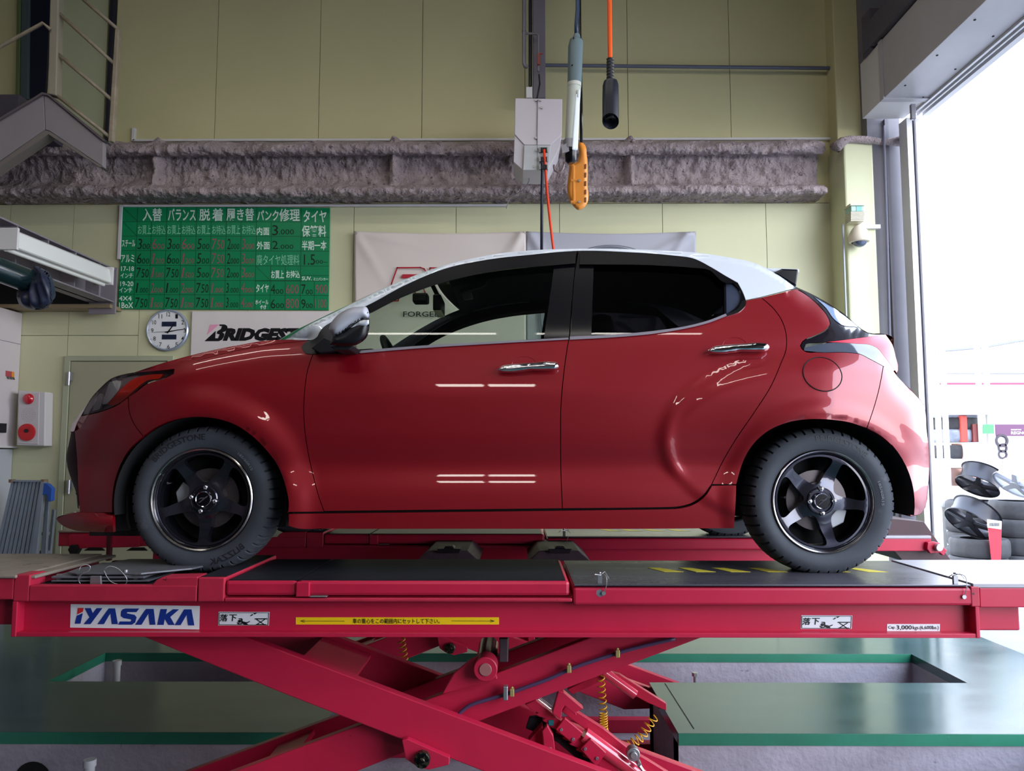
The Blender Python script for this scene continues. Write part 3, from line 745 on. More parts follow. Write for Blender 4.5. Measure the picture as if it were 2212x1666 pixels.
for seg in ([[(236, 826), (252, 822), (262, 824)], [(262, 824), (258, 840), (246, 856), (232, 872)], [(232, 872), (222, 874), (228, 850), (236, 826)]], [[(205, 862), (218, 850), (222, 862)], [(222, 862), (214, 884), (200, 888)], [(200, 888), (205, 862)]]):
    Pd = patch(outline(seg, 5), [], 5, MP(.010), .015); link_patch('reflector', Pd, mat('lamp_reflector', (228, 228, 234), r=.3), car); link_patch('reflector', Pd, MATS['lamp_reflector'], car, mirror=YCAR)
panel('taillight_lower', [[(1737, 751), (1789, 741), (1850, 742.5), (1883, 746), (1895, 752), (1910, 770), (1933, 800)], [(1933, 800), (1930, 802), (1908, 791), (1877.5, 774.7), (1858, 765), (1836, 762), (1767, 761), (1737, 758)], [(1737, 758), (1737, 751)]], mat('smoked_lens', (70, 76, 90), r=.08, coat=1), gap=.3, sp=7)
panel('taillight', [[(1786, 739), (1850, 731), (1913, 722.5)], [(1913, 722.5), (1928, 745), (1936, 775), (1940, 789), (1937, 806), (1933, 800)], [(1933, 800), (1910, 770), (1895, 752), (1883, 746), (1850, 742.5), (1786, 739)]], mat('red_lens', (206, 30, 60), r=.25), gap=.3, sp=7)
panel('tailgate_corner', [[(1720, 622), (1753, 637), (1795, 661), (1830.6, 685), (1853, 706), (1875, 720), (1912, 723)], [(1912, 723), (1850, 731), (1786, 739)], [(1786, 739), (1737, 751), (1737, 757)], [(1737, 757), (1729.5, 748), (1734, 739), (1759, 727), (1786, 712), (1794, 700), (1789, 685), (1770, 661.5), (1742, 637), (1720, 622)]], mat('smoke_black', (24, 20, 28), r=.12, coat=1), off=.002, gap=.4, sp=8)
panel('rear_glass_edge', [[(1757, 640), (1795, 663), (1830.6, 687), (1853, 707)], [(1853, 707), (1818, 702), (1800, 688), (1786, 668), (1757, 640)]], mat('blue_tint_glass', (120, 140, 170), r=.05, coat=1), off=-.002, gap=.4, sp=8)
# spoiler
sp_ = MB().pprism([(1654, 578.7), (1692, 579), (1727, 581), (1727.5, 590), (1690, 586), (1672, 589)], YB0 + .30, 1.09); sp_.build('spoiler', M_wht, car, bevel=.006)
fin = [V(u, v, YB0 + .27) for u, v in [(1671, 590), (1690, 580), (1726, 581.5), (1724, 596), (1721, 620), (1716, 617)]]
for yy in (YB0 + .27, 2 * YCAR - YB0 - .32): MB().prism([Vector((p.x, yy, p.z)) for p in fin], (0, .05, 0)).build('spoiler_fin', M_blk, car, bevel=.008)
MB().box(XU(1912, 3.36), XU(1926, 3.36), 3.40, 2 * YCAR - 3.40, V(0, 741, 3.4).z, V(0, 724, 3.4).z).build('tailgate_lip', M_red, car, bevel=.01)
# fuel door
fu = [Vector((1776.7 + 42 * math.cos(a) * math.cos(.42) - 34 * math.sin(a) * math.sin(.42), 808.6 + 42 * math.cos(a) * math.sin(.42) + 34 * math.sin(a) * math.cos(.42))) for a in [2 * PI * i / 48 for i in range(48)]]
Pf = patch(fu, [], 8, MP(-.0035), .01); link_patch('fuel_door', Pf, M_red, car)
fo = [Vector((1776.7 + (p.x - 1776.7) * 1.03, 808.6 + (p.y - 808.6) * 1.035)) for p in fu]
mb = MB(); mb.tube([MP(-.001)(p.x, p.y) for p in fo], .0022, 6, closed=True).build('fuel_door_gap', M_seal, car, smooth=0)
# door handles
def handle(dx, dy):
    cup = [Vector((1132 + dx + 27 * math.cos(a), 790 + dy + 20 * math.sin(a))) for a in [2 * PI * i / 32 for i in range(32)]]
    def cm(u, v):
        p = MP(-.0015)(u, v); t = min(1, ((u - 1132 - dx) / 27) ** 2 + ((v - 790 - dy) / 20) ** 2); p.y += .028 * (1 - t) ** .8; return p
    Pc = patch(cup, [], 4, cm, 0, eps=.6); link_patch('handle_cup', Pc, M_red, car)
    o = outline([[(1073 + dx, 799 + dy), (1085 + dx, 790 + dy), (1110 + dx, 786 + dy), (1150 + dx, 783 + dy), (1190 + dx, 781 + dy), (1204 + dx, 784 + dy), (1208 + dx, 791 + dy), (1203 + dx, 798 + dy), (1180 + dx, 801 + dy), (1160 + dx, 801.5 + dy), (1145 + dx, 801 + dy), (1125 + dx, 804 + dy), (1095 + dx, 806 + dy), (1078 + dx, 803 + dy), (1073 + dx, 799 + dy)]], 4)
    pb = pillow(o, YB0 + D(1132 + dx, 790 + dy) - .028, .022, 10, sp=3.5, back=.3)
    pb.build('door_handle', M_chr, car, smooth=0, label='chrome door handle')
handle(0, 0); handle(455, -41)
# ---- door mirrors (near and far)
def mirror(far):
    YM = YB0 - .14
    cap = outline([[(710, 711), (716, 696), (730, 680), (750, 668), (775, 662.5), (792, 664), (797, 675), (798, 688)], [(798, 688), (782, 690), (765, 699), (748, 712), (738, 719), (719, 727)], [(719, 727), (710, 711)]], 4)
    hou = outline([[(719, 727), (738, 719), (748, 712), (765, 700), (782, 691), (798, 689)], [(798, 689), (797, 712), (792, 729), (782, 739), (768, 746), (745, 748), (712, 745)], [(712, 745), (719, 727)]], 4)
    # optical size is for the nearer plane
    for nm, o, m, b in (('mirror_cap', cap, mat('mirror_silver', (176, 178, 190), r=.35), .045), ('mirror_housing', hou, mat('mirror_black', (18, 18, 24), r=.4), .045)):
        pb = pillow(o, YM + .03, b, 17, sp=4, back=.6)
        if far: pb.v = [(x, 2 * YCAR - y, z) for x, y, z in pb.v]; pb.f = [f[::-1] for f in pb.f]
        pb.build(nm, m, car, smooth=0)
    st = MB().pprism([(672, 752), (700, 728), (722, 738), (735, 748), (752, 757), (690, 763)], YB0 + .02, .06)
    st2 = MB().pprism([(712, 748), (745, 744), (765, 748), (755, 756), (722, 756)], YB0 - .09, .16)
    for s_ in (st, st2):
        if far: s_.v = [(x, 2 * YCAR - y, z) for x, y, z in s_.v]; s_.f = [f[::-1] for f in s_.f]
        s_.build('mirror_stalk', M_trim, car, bevel=.004)
    if not far:
        o = outline([[(797, 691), (782, 692), (767, 701), (757, 709)], [(757, 709), (775, 703), (790, 704), (797, 700)], [(797, 700), (797, 691)]], 4)
        pillow(o, YM - .035, .006, 4, sp=4).build('mirror_indicator', mat('clear_lens', (200, 204, 214), r=.1, coat=1), car, smooth=0)
mirror(False); mirror(True)

# ---- cabin
def ybox(u0, v0, u1, v1, Y, t, nm, m, bev=.02, poly=None):
    (MB().pprism(poly, Y, t) if poly else MB().pbox(u0, v0, u1, v1, Y, t)).build(nm, m, car, bevel=bev)
ybox(0, 0, 0, 0, 3.35, 1.24, 'dashboard', M_int, poly=[(700, 800), (690, 775), (720, 757), (800, 752), (870, 766), (885, 800), (870, 900), (700, 900)])
sw = MB(); c_ = V(862, 800, 3.6)
sw.tube([c_ + Matrix.Rotation(-.45, 3, 'Y') @ Vector((0, .17 * math.cos(a), .17 * math.sin(a))) for a in [2 * PI * i / 28 for i in range(28)]], .014, 8, closed=True)
sw.tube([c_ + Vector((0, -.16, 0)), c_ + Vector((0, .16, 0))], .02, 8).build('steering_wheel', M_trim, car, smooth=0)
for k_, yy in enumerate((3.42, 4.08)):
    s_ = MB(); x0 = XU(1175, 3.5)
    s_.prism([Vector((x0 + a, yy, b + .84)) for a, b in [(-.42, .42), (-.42, .30), (.05, .26), (.20, .55), (.30, .92), (.22, .95), (.13, .80), (.04, .46), (-.1, .44)]], (0, .46, 0))
    s_.build('front_seat', M_int, car, bevel=.04)
    MB().box(x0 + .22, x0 + .33, yy + .10, yy + .36, 1.80, 1.98).build('headrest', M_int, car, bevel=.04)
s_ = MB(); x0 = XU(1520, 3.7)
s_.prism([Vector((x0 + a, 3.34, b + .84)) for a, b in [(-.5, .40), (-.5, .28), (.0, .26), (.18, .6), (.25, .86), (.15, .88), (.02, .5), (-.1, .42)]], (0, 1.25, 0)); s_.build('rear_seat', M_int, car, bevel=.04)
MB().box(-.85, .88, 3.35, 4.58, 1.06, 1.09).build('cabin_floor', M_int, car)
MB().box(-.9, .9, 3.3, 4.63, 1.03, 1.05).box(-1.72, 1.70, 3.5, 4.43, 1.05, 1.3).build('underbody', M_seal, car)
MB().box(-1.02, -.98, 3.3, 4.63, 1.02, 1.62).build('bulkhead', M_seal, car)
MB().box(1.30, 1.33, 3.35, 4.58, 1.02, 1.75).build('boot_wall', M_int, car)
# rear view mirror, dash camera, visor bits
c_ = V(948, 661, 3.9); MB().box(c_.x - .02, c_.x + .02, c_.y - .1, c_.y + .12, c_.z - .04, c_.z + .04).tube([c_ + Vector((0, 0, .04)), c_ + Vector((-.05, 0, .14))], .012, 8).build('rear_view_mirror', M_blk, car, bevel=.01)
c_ = V(905, 660, 3.95); MB().box(c_.x - .03, c_.x + .05, c_.y - .04, c_.y + .04, c_.z + .01, c_.z + .06).build('sensor_housing', M_trim, car, bevel=.01)
MB().pprism([(990, 623), (1032, 610), (1052, 603), (1050, 614), (1040, 620), (995, 633)], 3.9, .04).build('sun_visor', mat('visor_grey', (66, 68, 74), r=.8), car, bevel=.004)
MB().pprism([(997, 636), (1018, 631), (1022, 645), (1003, 648)], 3.9, .02).build('map_lamp', mat('map_lamp', (150, 154, 160), r=.4), car, bevel=.004)

# ---- wheel arch liners
def liner(cx, cy, r0, x_in=.30):
    n = 36; c = (cx, cy)
    for far in (0, 1):
        mb = MB(); vs = []
        for j, (dy, rr) in enumerate(((.03, r0), (.30, r0), (.30, 0.02))):
            for i in range(n + 1):
                a = math.radians(-7) + math.radians(194) * i / n
                y = YB0 + dy
                p = V(cx + rr * math.cos(a), cy - rr * math.sin(a), YB0 + .03); q = Vector((p.x, y, p.z))
                if far: q.y = 2 * YCAR - q.y
                vs.append(q)
        fs = [(j * (n + 1) + i, j * (n + 1) + i + 1, (j + 1) * (n + 1) + i + 1, (j + 1) * (n + 1) + i) for j in range(2) for i in range(n)]
        mb.add(vs, fs)
        mb.build('wheel_arch_liner', mat('liner_black', (12, 12, 16), r=.9), car, smooth=0)
liner(436, 1090, 190); liner(1782, 1090, 194)
# front liner visible ahead of wheel
MB().pprism([(244, 1060), (262, 1010), (300, 960), (312, 958), (288, 1010), (276, 1060), (278, 1120), (285, 1148), (246, 1150)], YB0 + .13, .1).build('liner_flap', M_trim, car, bevel=.01)

# ---- wheels
YT = 3.17; RT = .3005
M_tire = mat('tyre_rubber', (58, 62, 70), r=.75, var=.14, vscale=8, c2=(74, 76, 84), thr=.62, tscale=7)
M_rim = mat('gunmetal_rim', (50, 50, 62), r=.24, metal=.75, coat=1)
M_rimb = mat('rim_barrel', (26, 26, 34), r=.35, metal=.6)
M_polish = mat('polished_lip', (190, 186, 184), r=.16, metal=1)
def tire_prof(w=.185):
    h = w / 2
    return [(.205, .012), (.212, .002), (.225, -.004), (.245, -.009), (.262, -.008), (.278, -.001), (.287, .006), (.293, .015), (.297, .026), (.3005, .045), (.3012, h), (.3005, w - .045), (.297, w - .026), (.293, w - .015), (.278, w), (.245, w + .008), (.212, w), (.205, w - .012)]
def tire_mesh(c):
    mb = MB(); N_ = 360
    def rf(i, k, r):
        if 6 <= i <= 9 or 11 <= i <= 13: return r - (.010 if (k % 8) in (0,) else 0) - (.0015 if (k % 8) == 4 else 0)
        return r
    mb.lathe(tire_prof(), c, 'y', N_, rfun=rf); return mb
def text_on_arc(txt, c, r0, r1, a0, a1, y, inward=False):
    """raised letters along a circle; angles in degrees, clockwise from a0 to a1 as seen by the viewer"""
    pts, fs = text_mesh(txt, (0, 0, 1, 1), None, bold=.012); vs = []
    for a, b in pts:
        th = math.radians(a0 + (a1 - a0) * a); r = r0 + (r1 - r0) * b
        vs.append(Vector((c[0] + r * math.cos(th), y, c[2] + r * math.sin(th))))
    mb = MB(); mb.add(vs, fs); return face_front(mb)
def wheel(cx, cy, off, far=False, full=True):
    c = V(cx, cy, YT); ymul = 1
    wh = MB()
    # polished outer lip and stepped barrel
    root = None
    N_ = 72
    wh.lathe([(.207, .004), (.2095, -.004), (.206, -.007), (.2015, -.004)], c, 'y', N_, 0)
    wh.lathe([(.2015, -.004), (.199, .0), (.1975, .010)], c, 'y', N_, 0)
    wh.lathe([(.1975, .010), (.192, .020), (.186, .026)], c, 'y', N_, 1)
    wh.lathe([(.186, .026), (.1845, .08), (.190, .17)], c, 'y', N_, 2)
    rim = wh.build('wheel', [M_polish, M_rim, M_rimb], car, smooth=50)
    parts = [rim]
    # face with five windows
    def R(r): return Vector((r, 0))
    outer = [Vector((.190 * math.cos(a), .190 * math.sin(a))) for a in [2 * PI * i / 120 for i in range(120)]]
    holes = []
    for k in range(5):
        a = math.radians(off + 36 + 72 * k)
        # window between spokes at a-36 and a+36
        hw0, hw1 = .027, .017   # half spoke width at hub, at tip
        r_o = .183
        def side(sgn):
            s = a + sgn * math.radians(36); dx, dy = math.cos(s), math.sin(s); nx, ny = (dy * sgn, -dx * sgn)
            return [Vector((dx * r + nx * w_, dy * r + ny * w_)) for r, w_ in ((.080, hw0), (.12, (hw0 + hw1) / 2 + .001), (.168, hw1))]
        L1 = side(-1); L2 = side(1)
        aa = math.atan2(L1[2].y, L1[2].x); ab = math.atan2(L2[2].y, L2[2].x)
        while ab < aa: ab += 2 * PI
        arc = [Vector((r_o * math.cos(aa + (ab - aa) * t), r_o * math.sin(aa + (ab - aa) * t))) for t in (.07, .3, .5, .7, .93)]
        inn = Vector((math.cos(a) * .064, math.sin(a) * .064))
        poly = [L1[0], L1[1], L1[2]] + arc + [L2[2], L2[1], L2[0], inn]
        for _ in range(2):
            q = []
            for i in range(len(poly)):
                p0, p1 = poly[i], poly[(i + 1) % len(poly)]; q += [p0 * .75 + p1 * .25, p0 * .25 + p1 * .75]
            poly = q
        holes.append(poly)
    def fm(x, y):
        r = math.hypot(x, y); h = .030 - .016 * sstep(.03, .075, r) * 0 + .010 * sstep(.05, .10, r) - .022 * sstep(.10, .186, r)
        return Vector((c.x + x, c.y + h, c.z + y))
    P = patch(outer, holes, .012, fm, .035, eps=.002)
    face = link_patch('rim_face', P, M_rim, rim)
    # hub recess ring, cap, nuts
    mb = MB(); mb.lathe([(.056, .024), (.052, .020), (.047, .020), (.043, .030)], c, 'y', 40); mb.build('hub_ring', M_rim, rim, smooth=40)
    mb = MB(); mb.lathe([(.034, .030), (.034, .016), (.031, .012), (.028, .014)], c, 'y', 36).build('cap_ring', M_chr, rim, smooth=40)
    mb = MB(); b_ = len(mb.v); mb.disc(c + Vector((0, .0135, 0)), .029, 'y', 32); mb.build('center_cap', M_blk, rim)
    if full:
        em = MB(); 
        for sgn in (1,):
            em.prism([c + Vector((a * .001, .0125, b * .001)) for a, b in [(-18, -14), (-14, -16), (16, 8), (22, 14), (14, 12)]], (0, -.002, 0))
            em.prism([c + Vector((a * .001, .0125, b * .001)) for a, b in [(-20, -2), (-10, 6), (6, 7), (18, 6), (6, 3), (-8, 2)]], (0, -.002, 0))
        em.build('cap_emblem', M_chr, rim)
    for k in range(4):
        a = math.radians(off - 20 + 90 * k + 45)
        q = c + Vector((.050 * math.cos(a), 0, .050 * math.sin(a)))
        MB().cyl((q.x, c.y + .012, q.z), .0105, .03, 'y', 6, r2=.011).sphere((q.x, c.y + .013, q.z), (.0095, .007, .0095), 10, 6).build('lug_nut', M_chr, rim, smooth=40)
    # brake disc + caliper
    mb = MB(); mb.lathe([(.03, .055), (.075, .055), (.078, .075), (.125, .078), (.125, .09)], c, 'y', 48); mb.build('brake_disc', mat('brake_iron', (92, 84, 86), r=.4, metal=.7), rim, smooth=40)
    mb = MB(); mb.disc(c + Vector((0, .13, 0)), .186, 'y', 40); mb.build('backing_plate', M_seal, rim)
    ca = math.radians(170 if off < 60 else -40)
    MB().prism([c + Vector((rr * math.cos(ca + t), .07, rr * math.sin(ca + t))) for rr, t in [(.09, -.35), (.13, -.38), (.142, 0), (.13, .38), (.09, .35), (.085, 0)]], (0, .05, 0)).build('brake_caliper', mat('caliper_silver', (168, 170, 176), r=.5, metal=.3), rim, bevel=.004)
    # tyre
    t = tire_mesh(c); ty = t.build('tire', M_tire, rim, smooth=30)
    M_let = mat('tyre_letter', (30, 32, 38), r=.5)
    if full:
        y_ = c.y - .0095
        spec = [('BRIDGESTONE', .243, .268, 142, 88)] if off < 60 else [('BRIDGESTONE', .243, .268, 96, 46)]
        for s_, r0, r1, a0, a1 in spec: text_on_arc(s_, c, r0, r1, a0, a1, y_).build('tyre_lettering', M_let, rim)
        if off < 60: text_on_arc('BLIZZAK', c, .268, .243, -46, -80, y_).build('tyre_lettering', M_let, rim)
        text_on_arc('185/60R15', c, .232, .243, 52 if off < 60 else 20, 30 if off < 60 else -4, y_ + .001).build('tyre_lettering', mat('tyre_small', (100, 102, 110), r=.7), rim)
        MB().cyl((c.x + .157 * math.cos(math.radians(off + 100 if off < 60 else 174)), c.y + .0, c.z + .157 * math.sin(math.radians(off + 100 if off < 60 else 174))), .005, .04, 'y', 8).build('valve', M_chr, rim)
    if far: pass
    return rim
r1 = wheel(436, 1079, 55); r2 = wheel(1779, 1083.5, 66)
# far side wheels are mirrored copies
def mirror_tree(o):
    r = o.copy(); COL.objects.link(r); p = wloc(o); r.location = Vector((p.x, 2 * YCAR - p.y, p.z)) - wloc(car); r.scale = (1, -1, 1)
    for ch in o.children:
        c = ch.copy(); COL.objects.link(c); c.parent = r
for r_ in (r1, r2): mirror_tree(r_)
# ------------------------------------------------------------ scissor lifts
YL = 2.908; ZT = .8485
M_lift = mat('lift_red_paint', (176, 28, 60), r=.36, var=.07, vscale=5, c2=(70, 14, 26), thr=.735, tscale=22, spec=.5)
M_lift2 = mat('lift_red_worn', (170, 34, 60), r=.45, var=.12, vscale=9, c2=(40, 20, 28), thr=.66, tscale=30)
M_rub = mat('black_deck', (24, 25, 34), r=.42, var=.3, vscale=7, c2=(70, 72, 82), thr=.70, tscale=(30, 60, 30))
M_steel = mat('deck_steel', (88, 86, 96), r=.30, metal=.5, var=.12, vscale=(1.2, 6, 3), rvar=.05)
M_tan = mat('ramp_tan_plate', (132, 122, 112), r=.5, var=.2, vscale=6, c2=(84, 74, 68), thr=.60, tscale=14)
M_zinc = mat('zinc', (168, 168, 172), r=.35, metal=.8)
M_grease = mat('greasy_pin', (70, 66, 52), r=.3, metal=.6, c2=(16, 16, 18), thr=.5, tscale=60)
M_pin = mat('pin_bronze', (150, 92, 92), r=.5)
lift = empty('scissor_lift', (0, 3.2, -.42), 'red scissor lift in front, carrying the near side wheels of the car', 'car lift')
def LX(u): return XU(u, YL, 1310)
def LZ(v, Y=YL): return ZV(v, Y)
def lp_(name, m, mb, bev=.004, **k): return mb.build(name, m, lift, bevel=bev, **k)
YE = 3.53
# lower channel beams (near and inner face)
zb0, zb1 = LZ(1378), LZ(1301)
c = MB().box(LX(27), LX(2113), YL + .045, YL + .06, zb0 + .01, zb1).box(LX(27), LX(2113), YL + .003, YL + .06, zb0, zb0 + .016)
lp_('side_beam', M_lift, c, .002)
c = MB().box(LX(27), LX(2113), YE - .06, YE - .045, zb0, zb1).box(LX(27), LX(2113), YE - .06, YE, zb0, zb0 + .012); lp_('side_beam', M_lift, c, .002)
lp_('end_plate', M_lift, MB().box(LX(26), LX(37), YL, YE, zb0, zb1), .003); lp_('end_plate', M_lift, MB().box(LX(2106), LX(2115), YL, YE, zb0, zb1), .003)
lp_('deck_frame', M_lift, MB().box(LX(28), LX(2112), YL + .03, YE - .02, zb1, LZ(1292)), .002)
# left wheel bay: rim rails and black tray
lp_('corner_post', M_lift2, MB().box(LX(27), LX(61), YL, YL + .10, zb1, LZ(1243)))
lp_('tray_rail', M_lift2, MB().box(LX(61), LX(424), YL, YL + .035, zb1, LZ(1266)))
lp_('tray_floor', M_rub, MB().box(LX(58), LX(426), YL + .035, YE - .03, zb1 - .005, LZ(1268)))
lp_('tray_rail', M_lift2, MB().box(LX(58), LX(426), YE - .03, YE, zb1, LZ(1262)))
lp_('stop_block', M_lift2, MB().prism([Vector((LX(a), YL + .002, LZ(b))) for a, b in [(322, 1270), (334, 1255), (345, 1249), (425, 1247), (425, 1270)]], (0, .09, 0)))
lp_('cross_block', M_lift2, MB().box(LX(426), LX(483), YL, YE, zb1, LZ(1249)))
lp_('block_top', M_rub, MB().box(LX(428), LX(482), YL + .02, YE - .01, LZ(1249), LZ(1249) + .002), 0)
# raised jack plates
zj = LZ(1256)
lp_('jack_plate', M_lift, MB().box(LX(484), LX(639), YL + .006, YE - .05, LZ(1289), zj), .012)
lp_('jack_plate', M_lift, MB().box(LX(641), LX(1231), YL + .006, YE - .05, LZ(1289), zj), .012)
lp_('jack_mat', M_rub, MB().box(LX(490), LX(638), YL + .016, YE - .06, zj - .002, zj + .003), 0)
lp_('jack_mat', M_rub, MB().box(LX(643), LX(1222), YL + .016, YE - .06, zj - .002, zj + .003), 0)
lp_('jack_end_cap', M_lift, MB().box(LX(639), LX(668), YL - .004, YL + .03, LZ(1290), LZ(1258)), .003)
lp_('support_ledge', M_lift2, MB().box(LX(484), LX(1236), YL, YE, zb1, LZ(1293)))
lp_('latch_tab', M_zinc, MB().box(LX(668), LX(706), YL - .002, YL + .03, LZ(1291), LZ(1288)))
# right bay with long slip plate
lp_('long_rail', M_lift, MB().box(LX(1238), LX(2115), YL, YE, LZ(1308), LZ(1269)), .010)
lp_('slip_plate', M_steel, MB().box(LX(1240), LX(2098), YL - .004, YE, LZ(1266), ZT), .002)
lp_('end_cheek', M_lift2, MB().box(LX(2098), LX(2117), YL - .002, YE, LZ(1310), LZ(1266)))
ys = MB()
M_yel = mat('yellow_mark', (206, 190, 60), r=.5)
for a in (1400, 1467, 1540, 1618, 1750, 1828):
    Y0_, Y1_ = 3.20, 3.31; x = XU(a, 3.25)
    MB().prism([Vector((x + .10, Y0_, ZT + .0005)), Vector((x + .03, Y1_, ZT + .0005)), Vector((x - .03, Y1_, ZT + .0005)), Vector((x - .0, Y0_, ZT + .0005))] if 0 else [Vector((x, Y1_, ZT)), Vector((x + .05, Y1_, ZT)), Vector((x + .13, Y0_, ZT)), Vector((x + .05, Y0_, ZT))], (0, 0, .001)).build('yellow_stripe', M_yel, lift)
# ramps at both ends
zr = LZ(1243)
x_l = LX(41)
lp_('ramp_plate', M_tan, MB().box(-2.63, x_l - .012, YL - .01, YE - .03, zr - .012, zr))
lp_('ramp_plate', M_tan, MB().box(x_l - .004, x_l + .05, YL + .01, YE - .03, zr - .016, zr - .004))
lp_('ramp_side', M_lift2, MB().box(-2.63, LX(27), YL, YE - .03, LZ(1297), zr - .012))
lp_('ramp_side', M_lift, MB().box(-2.1, LX(27), YL + .05, YE - .06, LZ(1358), LZ(1299)))
lp_('ramp_plate', mat('ramp_steel', (150, 148, 156), r=.35, metal=.3, var=.12), MB().box(LX(2104), 2.43, YL, YE, ZT - .012, ZT + .004), .002)
lp_('ramp_side', M_lift, MB().box(LX(2118), 2.43, YL + .003, YE - .003, LZ(1312), ZT - .012), .004)
lp_('ramp_side', M_lift, MB().box(LX(2115), XU(2203, YL + .05, 1340), YL + .05, YE - .05, LZ(1368), LZ(1313)), .006)
# locking pins with wire leashes on the slip plate
def pin(u, v):
    p = Vector((XU(u, YL + .03), YL + .03, ZT)); m = MB()
    m.box(p.x - .008, p.x + .008, p.y - .006, p.y + .006, p.z, p.z + .028).cyl((p.x, p.y, p.z + .02), .006, .02, 'z', 8)
    q = Vector((p.x + .01, YL - .006, LZ(v + 38)))
    m.tube(catmull([p + Vector((0, 0, .035)), p + Vector((.02, -.03, .03)), p + Vector((.018, -.04, -.01)), q], .01), .0016, 6)
    m.tube([p + Vector((-.03, 0, .02)), p + Vector((-.02, -.02, .035)), p + Vector((0, -.01, .03)), p + Vector((.02, .01, .04)), p + Vector((.035, 0, .015))], .0016, 6)
    m.cyl((q.x, q.y - .002, q.z), .008, .006, 'y', 8)
    m.build('lock_pin', M_zinc, lift, smooth=40)
pin(1293, 1243); pin(2050, 1250)
lp_('paint_chip', mat('chipped_metal', (120, 122, 132), r=.5, metal=.5), MB().prism([Vector((LX(u), YL - .0004, LZ(v))) for u, v in [(1289, 1276), (1297, 1273), (1304, 1279), (1303, 1287), (1295, 1290), (1288, 1284)]], (0, .001, 0)), 0)
# scissor arms: nested X
def arm(poly, Y, t, yb=3.0, nm='scissor_arm', bev=.004, m=None):
    pts = [V(u, v, yb) for u, v in poly]
    lp_(nm, m or M_lift, MB().prism([Vector((p.x, Y, p.z)) for p in pts], (0, t, 0)), bev)
A_ = [(200, 1332), (412, 1332), (560, 1388), (1296, 1665), (1760, 1838), (1500, 1847), (970, 1638), (620, 1502)]
B_ = [(300, 1745), (560, 1648), (911, 1517), (1395, 1332), (1600, 1346), (1028, 1561), (868, 1628), (774, 1666), (320, 1840)]
arm(A_, 3.0, .045); arm(A_, 3.40, .045); arm(B_, 3.07, .045, 3.07); arm(B_, 3.33, .045, 3.07)
# cross plates tying the arm pairs
def cross(u0, v0, u1, v1, Y0_, Y1_, yb=3.0, th=.02):
    a = V(u0, v0, yb); b = V(u1, v1, yb); n = (b - a).normalized(); q = Vector((n.z, 0, -n.x)) * th
    lp_('cross_plate', M_lift, MB().prism([Vector((p.x, Y0_, p.z)) for p in (a, b, b + q, a + q)], (0, Y1_ - Y0_, 0)), .003)
cross(640, 1430, 760, 1475, 3.04, 3.40); cross(560, 1660, 640, 1628, 3.1, 3.33, 3.07)
cross(1330, 1385, 1420, 1350, 3.1, 3.33, 3.07)
# roller hub on the second arm
hb = V(1048.5, 1447, 2.99)
lp_('hub_gusset', M_lift, MB().pprism([(955, 1500), (962, 1487), (981, 1455), (1018, 1424), (1032, 1418), (1070, 1450), (1075, 1468)], 3.04, .02), .003)
lp_('hub_gusset', M_lift, MB().pprism([(955, 1500), (962, 1487), (981, 1455), (1018, 1424), (1032, 1418), (1070, 1450), (1075, 1468)], 3.33, .02), .003)
lp_('hub_sleeve', M_lift, MB().cyl(hb, .046, .09, 'y', 28), .004, smooth=30)
lp_('hub_shaft', mat('greased_shaft', (16, 16, 20), r=.18), MB().cyl(hb + Vector((0, .09, 0)), .042, .26, 'y', 28), 0, smooth=30)
lp_('hub_pin', M_pin, MB().cyl(hb + Vector((0, -.004, 0)), .024, .02, 'y', 24), .002, smooth=30)
lp_('hub_stop', mat('dark_bracket', (66, 54, 60), r=.5), MB().box(hb.x + .05, hb.x + .085, hb.y + .1, hb.y + .3, hb.z + .0, hb.z + .09), .004)
# centre pivot brackets
pv = V(912, 1641, 2.95)
lp_('pivot_bracket', M_lift, MB().pprism([(868, 1600), (880, 1597), (971, 1637), (970, 1653), (925, 1664), (898, 1655), (876, 1640)], 2.965, .03), .003)
lp_('pivot_nut', M_grease, MB().cyl(pv - Vector((0, .012, 0)), .030, .05, 'y', 12).cyl(pv - Vector((0, .02, 0)), .012, .02, 'y', 10), .003, smooth=30)
# hydraulic hose along the second arm
hp = [V(u, v, 3.045) for u, v in [(985, 1550), (996, 1538), (1008.5, 1528), (1052, 1512), (1090, 1501), (1133, 1486), (1187.5, 1466), (1236, 1444), (1307, 1420), (1347.5, 1407), (1415, 1390), (1458, 1380)]]
lp_('hydraulic_hose', mat('hose_purple', (74, 52, 84), r=.4), MB().tube(catmull(hp, .02), .0075, 10), 0, smooth=0)
for u, v in ((1229, 1444), (1334, 1411), (1106, 1495)):
    p = V(u, v, 3.03); lp_('hose_clamp', mat('brass_clip', (190, 170, 110), r=.35, metal=.6), MB().box(p.x - .008, p.x + .008, p.y - .008, p.y + .02, p.z - .016, p.z + .012).cyl((p.x, p.y - .006, p.z + .016), .005, .01, 'y', 8), .002)
p = V(1092, 1497, 3.03); lp_('hose_clamp', M_zinc, MB().box(p.x - .009, p.x + .009, p.y - .01, p.y + .02, p.z - .026, p.z + .026), .003)
